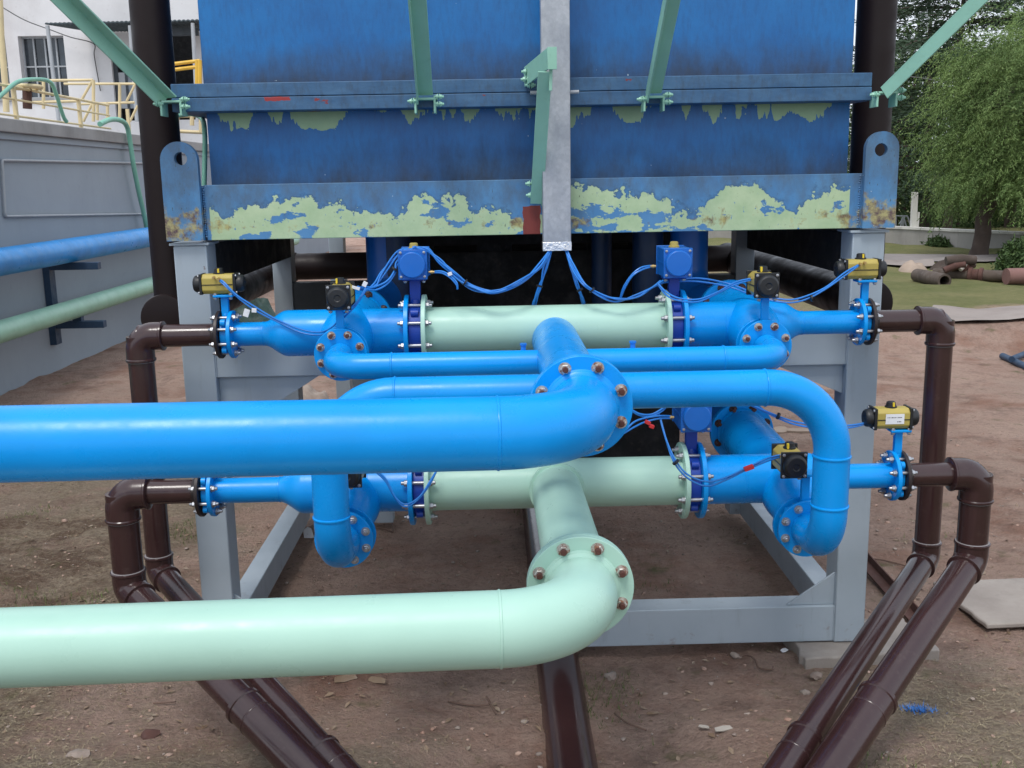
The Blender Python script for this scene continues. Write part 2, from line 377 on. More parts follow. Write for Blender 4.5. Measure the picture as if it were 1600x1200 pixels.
def m_ground():
    n = NT('dirt_ground'); x, y, z = n.xyz()
    f1 = n.noise(1.3, 9, .62); f2 = n.noise(6, 10, .7); f3 = n.noise(45, 8, .72)
    d = n.mix(n.ramp(f1, [(.35, 0), (.65, 1)]), (.44, .275, .21), (.64, .45, .36))
    d = n.mix(n.ramp(f2, [(.38, 0), (.66, 1)]), d, (.56, .39, .31))
    red = n.ramp(n.noise(1.1, 7, .6, n.mapv((1, 1, 1), (3, 8, 0))), [(.52, 0), (.66, .6)])
    d = n.mix(red, d, (.32, .14, .085))
    dk = n.ramp(n.noise(2.6, 9, .7, n.mapv((1, 1, 1), (13, 2, 0))), [(.52, 0), (.68, .55)])
    d = n.mix(dk, d, (.17, .11, .088))
    # dry straw zones: left side, bottom right
    bank = n.math('MULTIPLY', n.math('MULTIPLY', n.rng(x, -1.9, -2.6), n.rng(y, 8.5, 7.5)), n.ramp(n.noise(1.7, 8, .7, n.mapv((1, 1.6, 1), (31, 2, 0))), [(.44, 0), (.58, .75)]))
    zl = n.math('MULTIPLY', n.rng(x, -1.2, -2.6), n.rng(y, 12, 8))
    zr = n.math('MULTIPLY', n.rng(x, 1.1, 1.9), n.rng(y, 5.2, 4.5))
    zn = n.math('MULTIPLY', n.rng(y, 4.4, 3.9), n.rng(x, .1, -.6))
    zone = n.math('MAXIMUM', n.math('MAXIMUM', zl, zr), zn)
    sm = n.ramp(n.math('ADD', n.noise(2.2, 8, .65), n.math('MULTIPLY', zone, .34)), [(.62, 0), (.80, .8)])
    st = n.mix(n.ramp(n.noise(24, 10, .80, n.mapv((1, 1.8, 1))), [(.36, 0), (.64, 1)]), (.19, .145, .095), (.56, .47, .34))
    d = n.mix(sm, d, st)
    d = n.mix(bank, d, (.14, .075, .05))
    gr = n.ramp(n.math('ADD', n.noise(3.4, 8, .6, n.mapv((1, 1, 1), (5, 5, 0))), n.math('MULTIPLY', n.math('MULTIPLY', zr, n.rng(y, 4.0, 3.3)), .22)), [(.60, 0), (.74, .75)])
    d = n.mix(gr, d, (.12, .15, .045))
    pale = n.ramp(n.noise(.9, 6, .55, n.mapv((1, 1, 1), (21, 9, 0))), [(.55, 0), (.7, .5)])
    d = n.mix(pale, d, (.50, .37, .30))
    d = n.mix(n.ramp(f3, [(.36, .28), (.48, 0)]), d, (.13, .085, .068))
    d = n.mix(n.ramp(n.noise(17, 10, .78), [(.38, .30), (.48, 0)]), d, (.17, .11, .088))
    peb = n.ramp(n.noise(110, 2, .5), [(.66, 0), (.72, .6)])
    d = n.mix(peb, d, (.42, .36, .31))
    # lawn far right
    lawn = n.math('MULTIPLY', n.rng(n.math('ADD', y, n.math('MULTIPLY', n.noise(.5, 5), 2.5)), 17.2, 17.6), n.rng(x, 4, 6))
    lc = n.mix(n.ramp(n.noise(.6, 9, .7), [(.35, 0), (.68, 1)]), (.18, .20, .07), (.33, .30, .14))
    lc = n.mix(n.ramp(n.noise(9, 9, .75), [(.4, 0), (.7, .5)]), lc, (.13, .14, .06))
    d = n.mix(lawn, d, lc)
    n.col(d); n.set(rough=.95, spec=.2)
    n.bump(n.math('ADD', n.math('ADD', n.math('MULTIPLY', f2, 1.3), n.math('MULTIPLY', n.noise(19, 9, .72), .9)), n.math('MULTIPLY', f3, .6)), 1.0, .085); return n.m
M['ground'] = m_ground()
def m_conc(name, a, b, sc=3, bump=.3, rough=.85, stain=(.12, .11, .10), sa=.5):
    n = NT(name)
    c = n.mix(n.ramp(n.noise(sc, 8, .65), [(.3, 0), (.7, 1)]), a, b)
    c = n.mix(n.ramp(n.noise(sc*.6, 9, .72, n.mapv((1, 1, .35), (3, 1, 2))), [(.5, 0), (.74, sa)]), c, stain)
    c = n.mix(n.ramp(n.noise(sc*14, 5, .7), [(.6, 0), (.75, .3)]), c, stain)
    n.col(c); n.set(rough=rough, spec=.25); n.bump(n.noise(sc*12, 8, .7), bump, .01); return n.m
M['conc'] = m_conc('pale_concrete', (.26, .225, .20), (.36, .32, .285))
M['basin'] = m_conc('blue_grey_rendered_wall', (.29, .33, .375), (.34, .385, .43), .5, .12, .8, (.22, .245, .27), .45)
M['coping'] = m_conc('grey_coping', (.30, .30, .30), (.37, .365, .36), 1.2, .3)
M['render'] = m_conc('white_render', (.62, .61, .61), (.76, .75, .75), .6, .15, .9, (.42, .36, .34), .5)
M['soil'] = m_conc('soil_clods', (.30, .18, .135), (.47, .34, .27), 6)
M['path'] = m_conc('pale_path', (.25, .21, .19), (.31, .27, .245), 1.2)
M['road'] = m_conc('grey_road', (.22, .20, .19), (.28, .25, .24), 1.2)
M['lowwall'] = m_conc('low_concrete_wall', (.28, .27, .25), (.36, .34, .32), 1.0)
M['postc'] = m_conc('white_post', (.55, .54, .5), (.62, .6, .56), 2)
M['stone'] = m_conc('stones', (.24, .18, .15), (.40, .34, .29), 9)
def m_glass():
    n = NT('window_glass'); n.col(n.mix(n.ramp(n.noise(1.6, 5), [(.4, 0), (.7, 1)]), (.015, .02, .025), (.05, .07, .09)))
    n.set(rough=.12, spec=.8); return n.m
M['glass'] = m_glass()
def m_leaf(name, a, b, c):
    n = NT(name); f = n.noise(1.1, 5, .6); g = n.noise(9, 4, .6)
    x = n.mix(n.ramp(f, [(.35, 0), (.65, 1)]), a, b); x = n.mix(n.ramp(g, [(.45, 0), (.7, .7)]), x, c)
    n.col(x); n.set(rough=.65, spec=.3)
    n.b.inputs['Subsurface Weight'].default_value = 0
    return n.m
M['willow'] = m_leaf('feathery_leaves', (.060, .115, .030), (.155, .24, .065), (.25, .32, .12))
M['cedar'] = m_leaf('cedar_needles', (.025, .050, .025), (.045, .075, .04), (.06, .095, .055))
M['bushl'] = m_leaf('bush_leaves', (.03, .06, .018), (.055, .10, .03), (.09, .13, .04))
M['straw'] = m_leaf('dry_straw', (.20, .155, .09), (.32, .26, .16), (.40, .34, .22))
M['grassg'] = m_leaf('green_blades', (.07, .11, .025), (.11, .16, .035), (.16, .19, .06))
M['leaflit'] = m_leaf('dry_leaves', (.16, .10, .06), (.26, .19, .13), (.36, .30, .24))
# flange-axis helpers -------------------------------------------------------
X_, Y_, Z_ = Vector((1, 0, 0)), Vector((0, 1, 0)), Vector((0, 0, 1))
def ring_pts(c, ax, R, n=8, off=.5):
    ax = Vector(ax).normalized(); u = ax.cross(Z_).normalized() if abs(ax.z) < .9 else X_.copy(); v = ax.cross(u)
    return [Vector(c)+(u*cos(2*pi*(k+off)/n)+v*sin(2*pi*(k+off)/n))*R for k in range(n)]
def bolts(parent, c, ax, R, L, mat, n=8, sz=1.0, skip=()):
    for k, p in enumerate(ring_pts(c, ax, R, n)):
        if k in skip: continue
        m = MB().bolt(p, ax, L, .0085*sz, .0145*sz, .013*sz, .016*sz); o = m.build('bolt', mat, parent)
        if mat in (M['rustbolt'], M['darkbolt']):
            o.data.materials.append(M['stud']); nf = len(o.data.polygons)
            for q in o.data.polygons[nf-38:]: q.material_index = 1
def weld(m, c, ax, r, t=.004, w=.012):
    ax = Vector(ax).normalized(); c = Vector(c)
    m.lathe(c-ax*w/2, ax, [(0, r-.001), (w*.2, r+t*.8), (w*.5, r+t), (w*.8, r+t*.8), (w, r-.001)], 36)
# ================================================================ SETTING
def smooth(a, b, v):
    t = max(0, min(1, (v-a)/(b-a))); return t*t*(3-2*t)
def hgt(x, y):
    h = .022*noise.fractal(Vector((x*1.3, y*1.3, 0)), 1, 2.1, 5)+.010*noise.fractal(Vector((x*6, y*6, 3)), .8, 2.1, 4)
    h += (.011*noise.noise(Vector((x*13, y*13, 7)))+.006*noise.noise(Vector((x*24, y*24, 7))) if y < 9 and abs(x) < 5 else 0)
    h += .07*smooth(-1.8, -3, x)*noise.fractal(Vector((x*1.9, y*1.9, 30)), .8, 2.2, 4)*(1 if y < 14 else 0)
    h += .15*smooth(4.7, 3.7, y)*smooth(.30, .9, abs(x-.25))
    h += .28*smooth(14.0, 15.0, y+.6*noise.noise(Vector((x*.6, 0, 4))))*smooth(3, 6, x)
    h += .10*smooth(11, 15.4, y)*smooth(5, 8, x)*max(0, .5+noise.noise(Vector((x*.9, y*.9, 1))))
    return h if y < 40 else h*.3
def ground():
    # one sheet, fine near the camera and coarse towards the horizon
    xs = [-900, -400, -150, -70, -40, -25, -16]+[-12+.5*i for i in range(15)]+[-4.6+.055*i for i in range(175)]+[5.2+.3*i for i in range(50)]+[21, 25, 32, 45, 70, 150, 400, 900]
    ys = [-60, -20, -5]+[1.6+.055*i for i in range(120)]+[8.3+.22*i for i in range(50)]+[19.5+.8*i for i in range(28)]+[45, 52, 65, 90, 150, 300, 700, 1500]
    vs = [(x, y, hgt(x, y)) for y in ys for x in xs]; n = len(xs)
    fs = [(j*n+i, j*n+i+1, (j+1)*n+i+1, (j+1)*n+i) for j in range(len(ys)-1) for i in range(n-1)]
    tag(MB().add(vs, fs).build('ground', M['ground'], ang=180), kind='structure')
ground()
def strip(name, poly, mat, lift=.02, th=.0):
    """flat sheet laid a little above the terrain; poly = list of (left,right) point pairs"""
    m = MB(); vs = []; fs = []; N = 24
    rows = []
    for i in range(len(poly)-1):
        for k in range(6):
            t = k/6; rows.append((Vector(poly[i][0]).lerp(poly[i+1][0], t), Vector(poly[i][1]).lerp(poly[i+1][1], t)))
    rows.append(poly[-1])
    for a, b in rows:
        for k in range(N+1):
            p = Vector(a).lerp(Vector(b), k/N); q = .09*noise.noise(Vector((p.x*1.7, p.y*1.7, 9)))*(1 if k in (0, N) else 0)
            vs.append((p.x, p.y+q, max(hgt(p.x, p.y), 0)+lift))
    for j in range(len(rows)-1):
        for k in range(N): fs.append((j*(N+1)+k, j*(N+1)+k+1, (j+1)*(N+1)+k+1, (j+1)*(N+1)+k))
    o = m.add(vs, fs).build(name, mat, ang=180); tag(o, kind='structure'); return o
def gp(px, py): return tuple(G(px, py, .33))
strip('path', [(gp(1452, 503), gp(1458, 481)), (gp(1600, 503), gp(1600, 484)), (gp(1900, 500), gp(1900, 484))], M['path'], .05)
strip('road', [(gp(1250, 410), gp(1250, 401)), (gp(1600, 410), gp(1600, 400))], M['road'], .05)
def slab(name, c, sx, sy, th, rz, mat, label, cat, group=None, z=0):
    ja = .012 if sx > 1 else .05
    m = MB(); N = 14; pts = []
    for k in range(N*4):
        s_, t = divmod(k, N); t /= N
        q = [(-1+2*t, -1), (1, -1+2*t), (1-2*t, 1), (-1, 1-2*t)][s_]
        j = 1+ja*noise.noise(Vector((q[0]*2+c[0]*7, q[1]*2, 3)))+ja*noise.noise(Vector((q[0]*5+c[0]*7, q[1]*5, 3)))
        pts.append(Matrix.Rotation(rz, 3, 'Z') @ Vector((q[0]*sx/2*j, q[1]*sy/2*j, 0))+Vector((c[0], c[1], z)))
    m.prism(pts, (0, 0, th))
    return tag(m.build(name, mat, bevel=.008), label, cat, group)
slab('concrete_slab', (3.66, 5.58, 0), 2.0, .62, .030, .05, M['conc'], 'flat weathered concrete slab on the dirt right of the brown pipes', 'slab', z=.02)

# ================================================================ SUPPORT FRAME
YF = 5.03
fr = thing('support_frame', (.19, YF, .1), 'grey painted steel frame of posts and beams carrying the blue tank', 'frame')
XL0, XL1, XR0, XR1 = -1.55, -1.39, 1.765, 1.925
ZT = 2.225; ZB = .06
for x0, x1 in ((XL0, XL1), (XR0, XR1)):
    p = MB().bb(x0, x1, YF, YF+.17, ZB, ZT-.012).build('post', M['grey'], fr, .006)
    MB().bb(x0-.015, x1+.015, YF-.012, YF+.19, ZT-.012, ZT).build('cap_plate', M['grey'], p, .002)
for x0, x1, y in ((XL0+.02, XL1-.01, 7.15), (XR0-.07, XR1-.10, 7.15)):
    MB().bb(x0, x1, y, y+.16, ZB, ZT).build('post', M['grey'], fr, .005)
MB().bb(XL1, XR0, YF+.012, YF+.15, 1.555, 1.73).build('cross_beam', M['grey'], fr, .005)
MB().bb(XL1, XR0, YF+.010, YF+.16, .062, .262).build('cross_beam', M['grey'], fr, .005)
bz = P(760, 437, 7.15).z
MB().bb(XL1-.01, XR0-.07, 7.16, 7.30, bz-.34, bz).build('cross_beam', M['darksteel'], fr, .005)  # rear beam in darker grey, its shade put into the colour
for x0, x1 in ((XL0+.035, XL1-.005), (XR0+.005, XR1-.035)):
    MB().bb(x0, x1, YF+.17, 7.15, .062, .235).build('side_beam', M['grey'], fr, .005)
    MB().bb(x0, x1, YF+.17, 7.15, 2.0, 2.21).build('side_beam', M['darkin'], fr, .004)  # upper beam near-black: shade under the tank put into its colour
def gus(a, b, c, y):
    MB().prism([(a[0], y, a[1]), (b[0], y, b[1]), (c[0], y, c[1])], (0, .014, 0)).build('gusset', M['grey'], fr, .0015)
gus((XL1, 1.553), (-.88, 1.553), (XL1, 1.24), YF+.05)
gus((XR0, 1.553), (1.42, 1.553), (XR0, 1.40), YF+.05)
gus((XR0, .264), (1.515, .264), (XR0, .44), YF+.03)
gus((XL1, .264), (-1.20, .264), (XL1, .40), YF+.03)
for x in (-.9, -1.02): MB().bb(x, x+.13, 7.17, 7.29, .05, 1.6).build('post', M['grey'], fr, .004)
for x, z0, z1 in ((XL1+.002, 1.56, 1.73), (XR0-.002, 1.56, 1.73), (XL1+.002, .07, .26), (XR0-.002, .07, .26)):
    m = MB(); random.seed(int(z0*100))
    m.tube([(x, YF+.010+random.uniform(-.001, .001), z0+(z1-z0)*k/14) for k in range(15)], [.0035+random.uniform(-.0012, .0014) for k in range(15)], 6); m.build('weld_bead', M['grey'], fr)
slab('concrete_pad', (1.91, 5.10, 0), .72, .42, .075, .08, M['conc'], 'rough concrete pad under the right front foot of the grey frame', 'concrete pad', z=-.02)
slab('concrete_pad', (-1.46, 5.12, 0), .46, .40, .075, -.05, M['conc'], 'rough concrete pad under the left front foot of the grey frame', 'concrete pad', z=-.02)

# ================================================================ TANK
tk = thing('steel_tank', (.19, 5.1, 2.235), 'large weathered blue steel tank with peeling mint patches on the grey frame', 'tank')
TX0, TX1 = P(329, 283, 5.14).x, P(1325, 265, 5.14).x
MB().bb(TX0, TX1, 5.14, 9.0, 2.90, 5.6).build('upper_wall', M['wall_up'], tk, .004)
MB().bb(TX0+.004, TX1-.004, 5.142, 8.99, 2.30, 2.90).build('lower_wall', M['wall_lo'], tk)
fx0, fx1 = P(268, 155, 5.0).x, P(1362, 140, 5.0).x
MB().bb(fx0, fx1, 5.00, 5.135, 2.903, 2.965).bb(fx0, fx1, 4.997, 5.135, 2.838, 2.900).build('flange_beam', M['flangebeam'], tk, .003)
for xx in (fx0, fx1-.10):
    MB().bb(xx, xx+.10, 5.137, 7.65, 2.84, 2.96).build('flange_beam', M['flangebeam'], tk, .003)
MB().bb(-1.38, 1.80, YF-.003, 5.16, 2.236, 2.499).build('base_beam', M['basebeam'], tk, .003)
MB().bb(-1.45, 1.88, 5.162, 9.0, 2.24, 2.26).build('floor_plate', M['darksteel'], tk)
for xa, xb in ((-1.45, -1.38), (1.80, 1.88)):
    MB().bb(xa, xb, 5.06, 7.55, 2.262, 2.495).build('base_beam', M['basebeam'], tk, .003)
# two lifting lugs with a hole
def lug(xa, xb, ztop, hx, hz, y0):
    r = (xb-xa)/2; cx = (xa+xb)/2; cz = ztop-r
    outer = [(xa, 2.237), (xa, cz)]+[(cx-r*cos(a), cz+r*sin(a)) for a in [pi*k/16 for k in range(1, 16)]]+[(xb, cz), (xb, 2.237)]
    hr = .031; bm = bmesh.new()
    def loop(pts): 
        v = [bm.verts.new((p[0], y0, p[1])) for p in pts]
        return [bm.edges.new((v[i], v[(i+1) % len(v)])) for i in range(len(v))]
    e = loop(outer)+loop([(hx+hr*cos(2*pi*k/20), hz+hr*sin(2*pi*k/20)) for k in range(20)])
    bmesh.ops.triangle_fill(bm, use_beauty=True, edges=e)
    r_ = bmesh.ops.extrude_face_region(bm, geom=bm.faces[:])
    bmesh.ops.translate(bm, vec=(0, .035, 0), verts=[g for g in r_['geom'] if isinstance(g, bmesh.types.BMVert)])
    vs = [v.co.copy() for v in bm.verts]; bm.verts.index_update(); fs = [tuple(v.index for v in f.verts) for f in bm.faces]; bm.free()
    m = MB().add(vs, fs)
    return m.build('lifting_lug', M['basebeam'], tk, 0, ang=30)
for xa, xb, yt, hp in ((P(254, 300, 4.99).x, P(312, 300, 4.99).x, 221, (282, 248)), (P(1350, 300, 4.99).x, P(1402, 290, 4.99).x, 205, (1377, 234))):
    h = P(*hp, 4.99); lug(xa, xb, P((hp[0]), yt, 4.99).z, h.x, h.z, 4.99)
# vertical weld bead beside the lugs
for px in (316, 1344):
    a = P(px, 290, 5.02); m = MB(); z = 2.25
    while z < 2.49:
        m.lathe((a.x+random.uniform(-.002, .002), 5.028, z), Z_, [(0, .002), (.004, .006), (.01, .002)], 8); z += .011
    m.build('weld_bead', M['basebeam'], tk)
_a = P(655, 700, 6.35).x; _b = P(1062, 700, 6.35).x
MB().bb(_a, _b, 6.36, 7.05, .42, 1.545).build('dark_backing', M['darkin'], tk)  # near-black box added to fill the dark space under the tank
# outlets below the tank, their shade put into the blue; added near-black backing
MB().bb(P(586, 400, 6.3).x, P(1050, 400, 6.3).x, 6.3, 7.1, 1.55, P(800, 393, 6.3).z).build('dark_backing', M['darkin'], tk)
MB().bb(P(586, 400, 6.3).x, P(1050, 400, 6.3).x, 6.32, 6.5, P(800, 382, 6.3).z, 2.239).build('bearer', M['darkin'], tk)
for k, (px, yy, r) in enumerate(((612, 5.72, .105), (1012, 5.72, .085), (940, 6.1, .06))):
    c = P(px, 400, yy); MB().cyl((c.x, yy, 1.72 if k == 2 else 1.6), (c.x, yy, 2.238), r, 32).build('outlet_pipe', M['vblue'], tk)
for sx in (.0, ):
    for pa, pb in ((586, 676), (745, 800), (845, 890), (918, 945), (987, 1050)):
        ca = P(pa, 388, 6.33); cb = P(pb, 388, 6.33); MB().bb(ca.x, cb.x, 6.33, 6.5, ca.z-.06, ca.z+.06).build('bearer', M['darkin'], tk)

# ================================================================ MINT BRACES
def brace(name, a, b, label, wd=.075):
    a = Vector(a); b = Vector(b); t = thing(name, a, label, 'brace', 'mint green braces rising from the tank flange')
    d = (b-a).normalized(); sd = d.cross(Z_).normalized(); nrm = sd.cross(d).normalized()
    R = Matrix((sd, d, nrm)).transposed(); L = (b-a).length
    m = MB()
    m.box((a+b)/2, (wd, L, .008), R); m.box((a+b)/2+sd*(wd/2-.004)-nrm*.033, (.008, L, .060), R)
    m.build('angle_bar', M['mint2'], t, .0015)
    pl = MB(); s = 1 if a.x > .2 else -1
    pl.box(a+Vector((s*-.0, .02, -.02)), (.11, .09, .010)); pl.box(a+Vector((-.045, .02, -.05)), (.010, .09, .07)); pl.box(a+Vector((.045, .02, -.055)), (.010, .09, .06))
    pl.build('bracket', M['mint2'], t, .0015)
    for q in ((-.06, -.02, -.03), (.062, -.02, -.012), (.062, -.02, -.045)):
        m = MB().bolt(a+Vector(q), X_, .006, .006, .011, .009, .012); m.build('bolt', M['mint2'], t)
    return t
for n_, (pa, Ya, pb, Yb, lab) in enumerate((((268, 152), 4.96, (108, -8), 4.58, 'mint green angle brace on the upper left corner of the tank'),
        ((664, 148), 4.96, (652, -8), 4.52, 'near vertical mint green brace left of the galvanised duct'),
        ((1021, 145), 4.96, (1051, -8), 4.52, 'near vertical mint green brace right of the galvanised duct'),
        ((1384, 138), 4.96, (1532, -8), 4.58, 'mint green angle brace on the upper right corner of the tank'))):
    A = P(*pa, Ya); B = P(*pb, Yb); brace('angle_brace', A, A+(B-A)*1.8, lab)

# duct with its bracket
YD = 4.895
dx0, dx1 = P(848, 300, YD).x, P(892, 300, YD).x; dz = P(870, 392, YD).z
du = thing('cable_duct', ((dx0+dx1)/2, YD, dz), 'tall galvanised sheet cable duct hanging in front of the blue tank', 'duct')
MB().bb(dx0, dx1, YD, YD+.08, dz+.04, 5.2).build('sheet_cover', M['galv'], du, .003)
MB().bb(dx0-.002, dx1+.002, YD-.002, YD+.082, dz, dz+.042).build('foil_end', M['foil'], du, .002)
c = P(900, 142, YD); MB().cyl((dx0-.05, YD+.06, c.z), (dx1+.045, YD+.06, c.z), .009, 10).build('rod', M['gsteel'], du)
br = thing('duct_bracket', P(835, 318, 4.99), 'mint green triangular bracket bolted left of the galvanised duct', 'bracket')
a = P(826, 126, 4.99); b = P(866, 84, 4.66); b.x = dx0+.012+.02; b = Vector((dx0+.035, 4.66, 2.99+.01)); a = Vector((a.x, 4.99, b.z-.02))
a = P(820, 122, 4.99); b = P(857, 92, 4.64)
m = MB(); d = (b-a).normalized(); m.bar(a, b, .008, .082); m.bar(a+Vector((.012, 0, .045)), b+Vector((.012, 0, .045)), .030, .008); m.build('top_arm', M['mint2'], br, .0015)
MB().bar(b+Vector((.016, -.004, .049)), b+Vector((.016, -.004, -.045)), .040, .008, Y_).build('end_plate', M['mint2'], br, .001)
a2 = P(851, 112, 4.66); b2 = P(838, 318, 4.985)
m = MB(); m.bar(a2, b2, .058, .008, Y_); m.bar(a2+Vector((.028, 0.02, 0)), b2+Vector((.028, 0.02, 0)), .008, .045, Y_); m.build('diagonal_strut', M['mint2'], br, .0015)
MB().bar(P(861, 106, 4.67), P(860, 142, 4.67), .014, .02, Y_).build('tab', M['mint2'], br, .001)
for (px, py, yy) in ((822, 112, 4.95), (821, 124, 4.95), (828, 133, 4.95), (828, 287, 4.98), (829, 305, 4.98)):
    MB().bolt(P(px, py, yy), X_, .006, .006, .012, .010, .012).build('bolt', M['mint2'], br)
MB().prism([P(850, 248, 4.93), P(856, 262, 4.93), P(852, 290, 4.93), P(847, 262, 4.93)], (0, .01, 0)).build('gusset', M['mint2'], br)
# ================================================================ PIPEWORK
YU, ZU, YL, ZL = 4.83, 1.803, 4.39, 1.168
def XU(px): return P(px, 512, YU).x
def XL(px): return P(px, 752, YL).x
R8, R4, FR8, FR4 = .1095, .056, .171, .113

def actuator(parent, c, ax, L, wd, ht, body, cap, big=False, label=None):
    """pneumatic actuator: long axis ax ('x' or 'y'), c = centre"""
    c = Vector(c); A = X_ if ax == 'x' else Y_; B = Y_ if ax == 'x' else X_
    ch = wd*.2; hw, hh = wd/2, ht/2
    prof = [(-hw+ch, -hh), (hw-ch, -hh), (hw, -hh+ch), (hw, hh-ch), (hw-ch, hh), (-hw+ch, hh), (-hw, hh-ch), (-hw, -hh+ch)] if not big else \
           [(-hw, -hh), (hw, -hh), (hw, hh), (-hw, hh)]
    m = MB(); m.prism([c-A*L/2+B*p[0]+Z_*p[1] for p in prof], A*L)
    a_ = m.build('actuator', body, parent, .004, label=label)
    g = MB(); g.box(c+Z_*(-.002), tuple(abs(v) for v in (A*(L-.004)+B*(wd+.004)+Z_*.004))).build('groove', M['black'] if not big else body, a_)
    for sg in (-1, 1):
        e = c+A*sg*(L/2); pm = MB(); pt = .012
        pm.box(e+A*sg*pt/2, tuple(abs(v) for v in (A*pt+B*wd*1.04+Z_*ht*1.04)))
        r = min(wd, ht)*.47
        pm.lathe(e+A*sg*pt, A*sg, [(0, r), (.018, r), (.026, r*.95), (.033, r*.80), (.034, r*.3), (.031, r*.27), (.031, 0)] if not big else [(0, r), (.022, r), (.027, r*.94), (.028, 0)], 28)
        pm.build('end_cap', cap, a_, .002)
        for i in (-1, 1):
            for j in (-1, 1): MB().lathe(e+A*sg*pt+B*i*wd*.42+Z_*j*ht*.42, A*sg, [(0, .0065), (.005, .0065), (.006, .004)], 8).build('screw', M['zinc'], a_)
    t = c+Z_*ht/2
    MB().lathe(t, Z_, [(0, .026), (.006, .026), (.008, .021), (.024, .019), (.027, .014)], 20).build('position_indicator', M['black'] if not big else M['gold'], a_)
    if not big: MB().box(t+Vector((-.012 if ax == 'y' else .004, -.018, .014)), (.008, .012, .022)).build('indicator_mark', M['yellow'], a_)
    return a_

def valve(name, c, ax, th, rin, rout, zact, kind, aax, bodym, label, group, fr_, nb=8, boltm=None, act_off=(0, 0), L=None, sticker=False, span=.02, bz=1.0):
    c = Vector(c); A = X_ if ax == 'x' else Y_
    t = thing(name, c, label, 'valve', group)
    m = MB(); m.lathe(c-A*th/2, A, [(0, rout-.004), (.004, rout), (th-.004, rout), (th, rout-.004)], 40)
    # lugs
    for p in ring_pts(c-A*th*.28, A, fr_*.80, 4, .5): m.lathe(p, A, [(0, .017), (th*.56, .017)], 14)
    m.build('valve_body', bodym, t)
    big = kind == 'big'
    ztop = zact-(.068 if big else .05); nw = .05 if big else .034
    m = MB(); m.bb(c.x-nw/2, c.x+nw/2, c.y-nw*.4, c.y+nw*.4, c.z+rout-.01, ztop-.010)
    m.lathe((c.x, c.y, c.z+rout-.012), Z_, [(0, nw*.85), (.03, nw*.5), (.035, nw*.5)], 20)
    m.bb(c.x-(.055 if big else .045), c.x+(.055 if big else .045), c.y-.04, c.y+.04, ztop-.012, ztop)
    m.build('neck', bodym, t, .003)
    for i in (-1, 1):
        MB().bolt((c.x+i*(.043 if big else .036), c.y-.03, ztop-.014), Z_, .012, .004, .008, .006, .004).build('bolt', M['zinc'], t)
    if big: a_ = actuator(t, (c.x+act_off[0], c.y+act_off[1], zact), aax, L or .20, .128, .132, M['mblue'], M['mblue'], True)
    else: a_ = actuator(t, (c.x+act_off[0], c.y+act_off[1], zact), aax, L or .145, .104 if aax == 'y' else .086, .106 if aax == 'y' else .092, M['gold'], M['black'])
    if sticker:
        q = Vector((c.x+act_off[0]+.004, c.y+act_off[1]-.0446, zact+.002))
        MB().box(q, (.082, .0015, .045)).build('sticker', M['white'], a_)
        ln = MB(); random.seed(4)
        for row, n_ in ((.007, 10), (-.004, 0), (-.012, 3)):
            x0 = q.x-.032 if n_ > 5 else q.x+.012
            for k in range(n_):
                wv = random.uniform(.003, .006); ln.box((x0+k*.0066, q.y-.0012, q.z+row), (wv*.8, .0006, random.uniform(.003, .0045)))
        ln.build('print_marks', M['black'], a_)
    # long studs through both flanges
    bolts(t, c-A*(th/2+span), A, fr_*.80, th+2*span, boltm or M['zinc'], nb, bz)
    return t

# ---- green manifold headers --------------------------------------------------
def header(name, pl, pr, Y, z, Xf, stub, stubmat, Yf, zf, label):
    t = thing(name, (pl, Y, z), label, 'pipe', 'mint green header pipes between valves')
    m = MB().cyl((pl, Y, z), (pr, Y, z), R8, 48); m.build('pipe', M['green'], t)
    MB().disc((pl, Y, z), X_, FR8, .020).build('flange', M['green'], t)
    MB().disc((pr-.020, Y, z), X_, FR8, .020).build('flange', M['green'], t)
    # branch towards the camera
    a = Vector((Xf, Y-.03, zf if stubmat is M['blue'] else z)); b = Vector((Xf, Yf+.022, zf)); d = (b-a).normalized()
    st = MB().tube([a, b], R8-.0015, 48)
    if stubmat is M['green']: weld(st, a+d*.085, d, R8+.012, .0, .02)
    s_ = st.build('branch', stubmat, t)
    MB().disc((Xf, Yf, zf), Y_, FR8, .021, 56).build('flange', stubmat, t)
    return t
XFU, XFL = P(908.5, 636, 3.30).x, P(907, 919, 3.06).x
ZFU, ZFL = P(908.5, 636, 3.30).z, P(907, 919, 3.06).z
header('header_pipe', XU(661), XU(1042), YU, ZU, XFU, None, M['blue'], 3.323, ZFU, 'upper mint green header pipe with a blue branch towards the viewer')
header('header_pipe', XL(666), XL(1069), YL, ZL, XFL, None, M['green'], 3.083, ZFL, 'lower mint green header pipe with a mint branch towards the viewer')

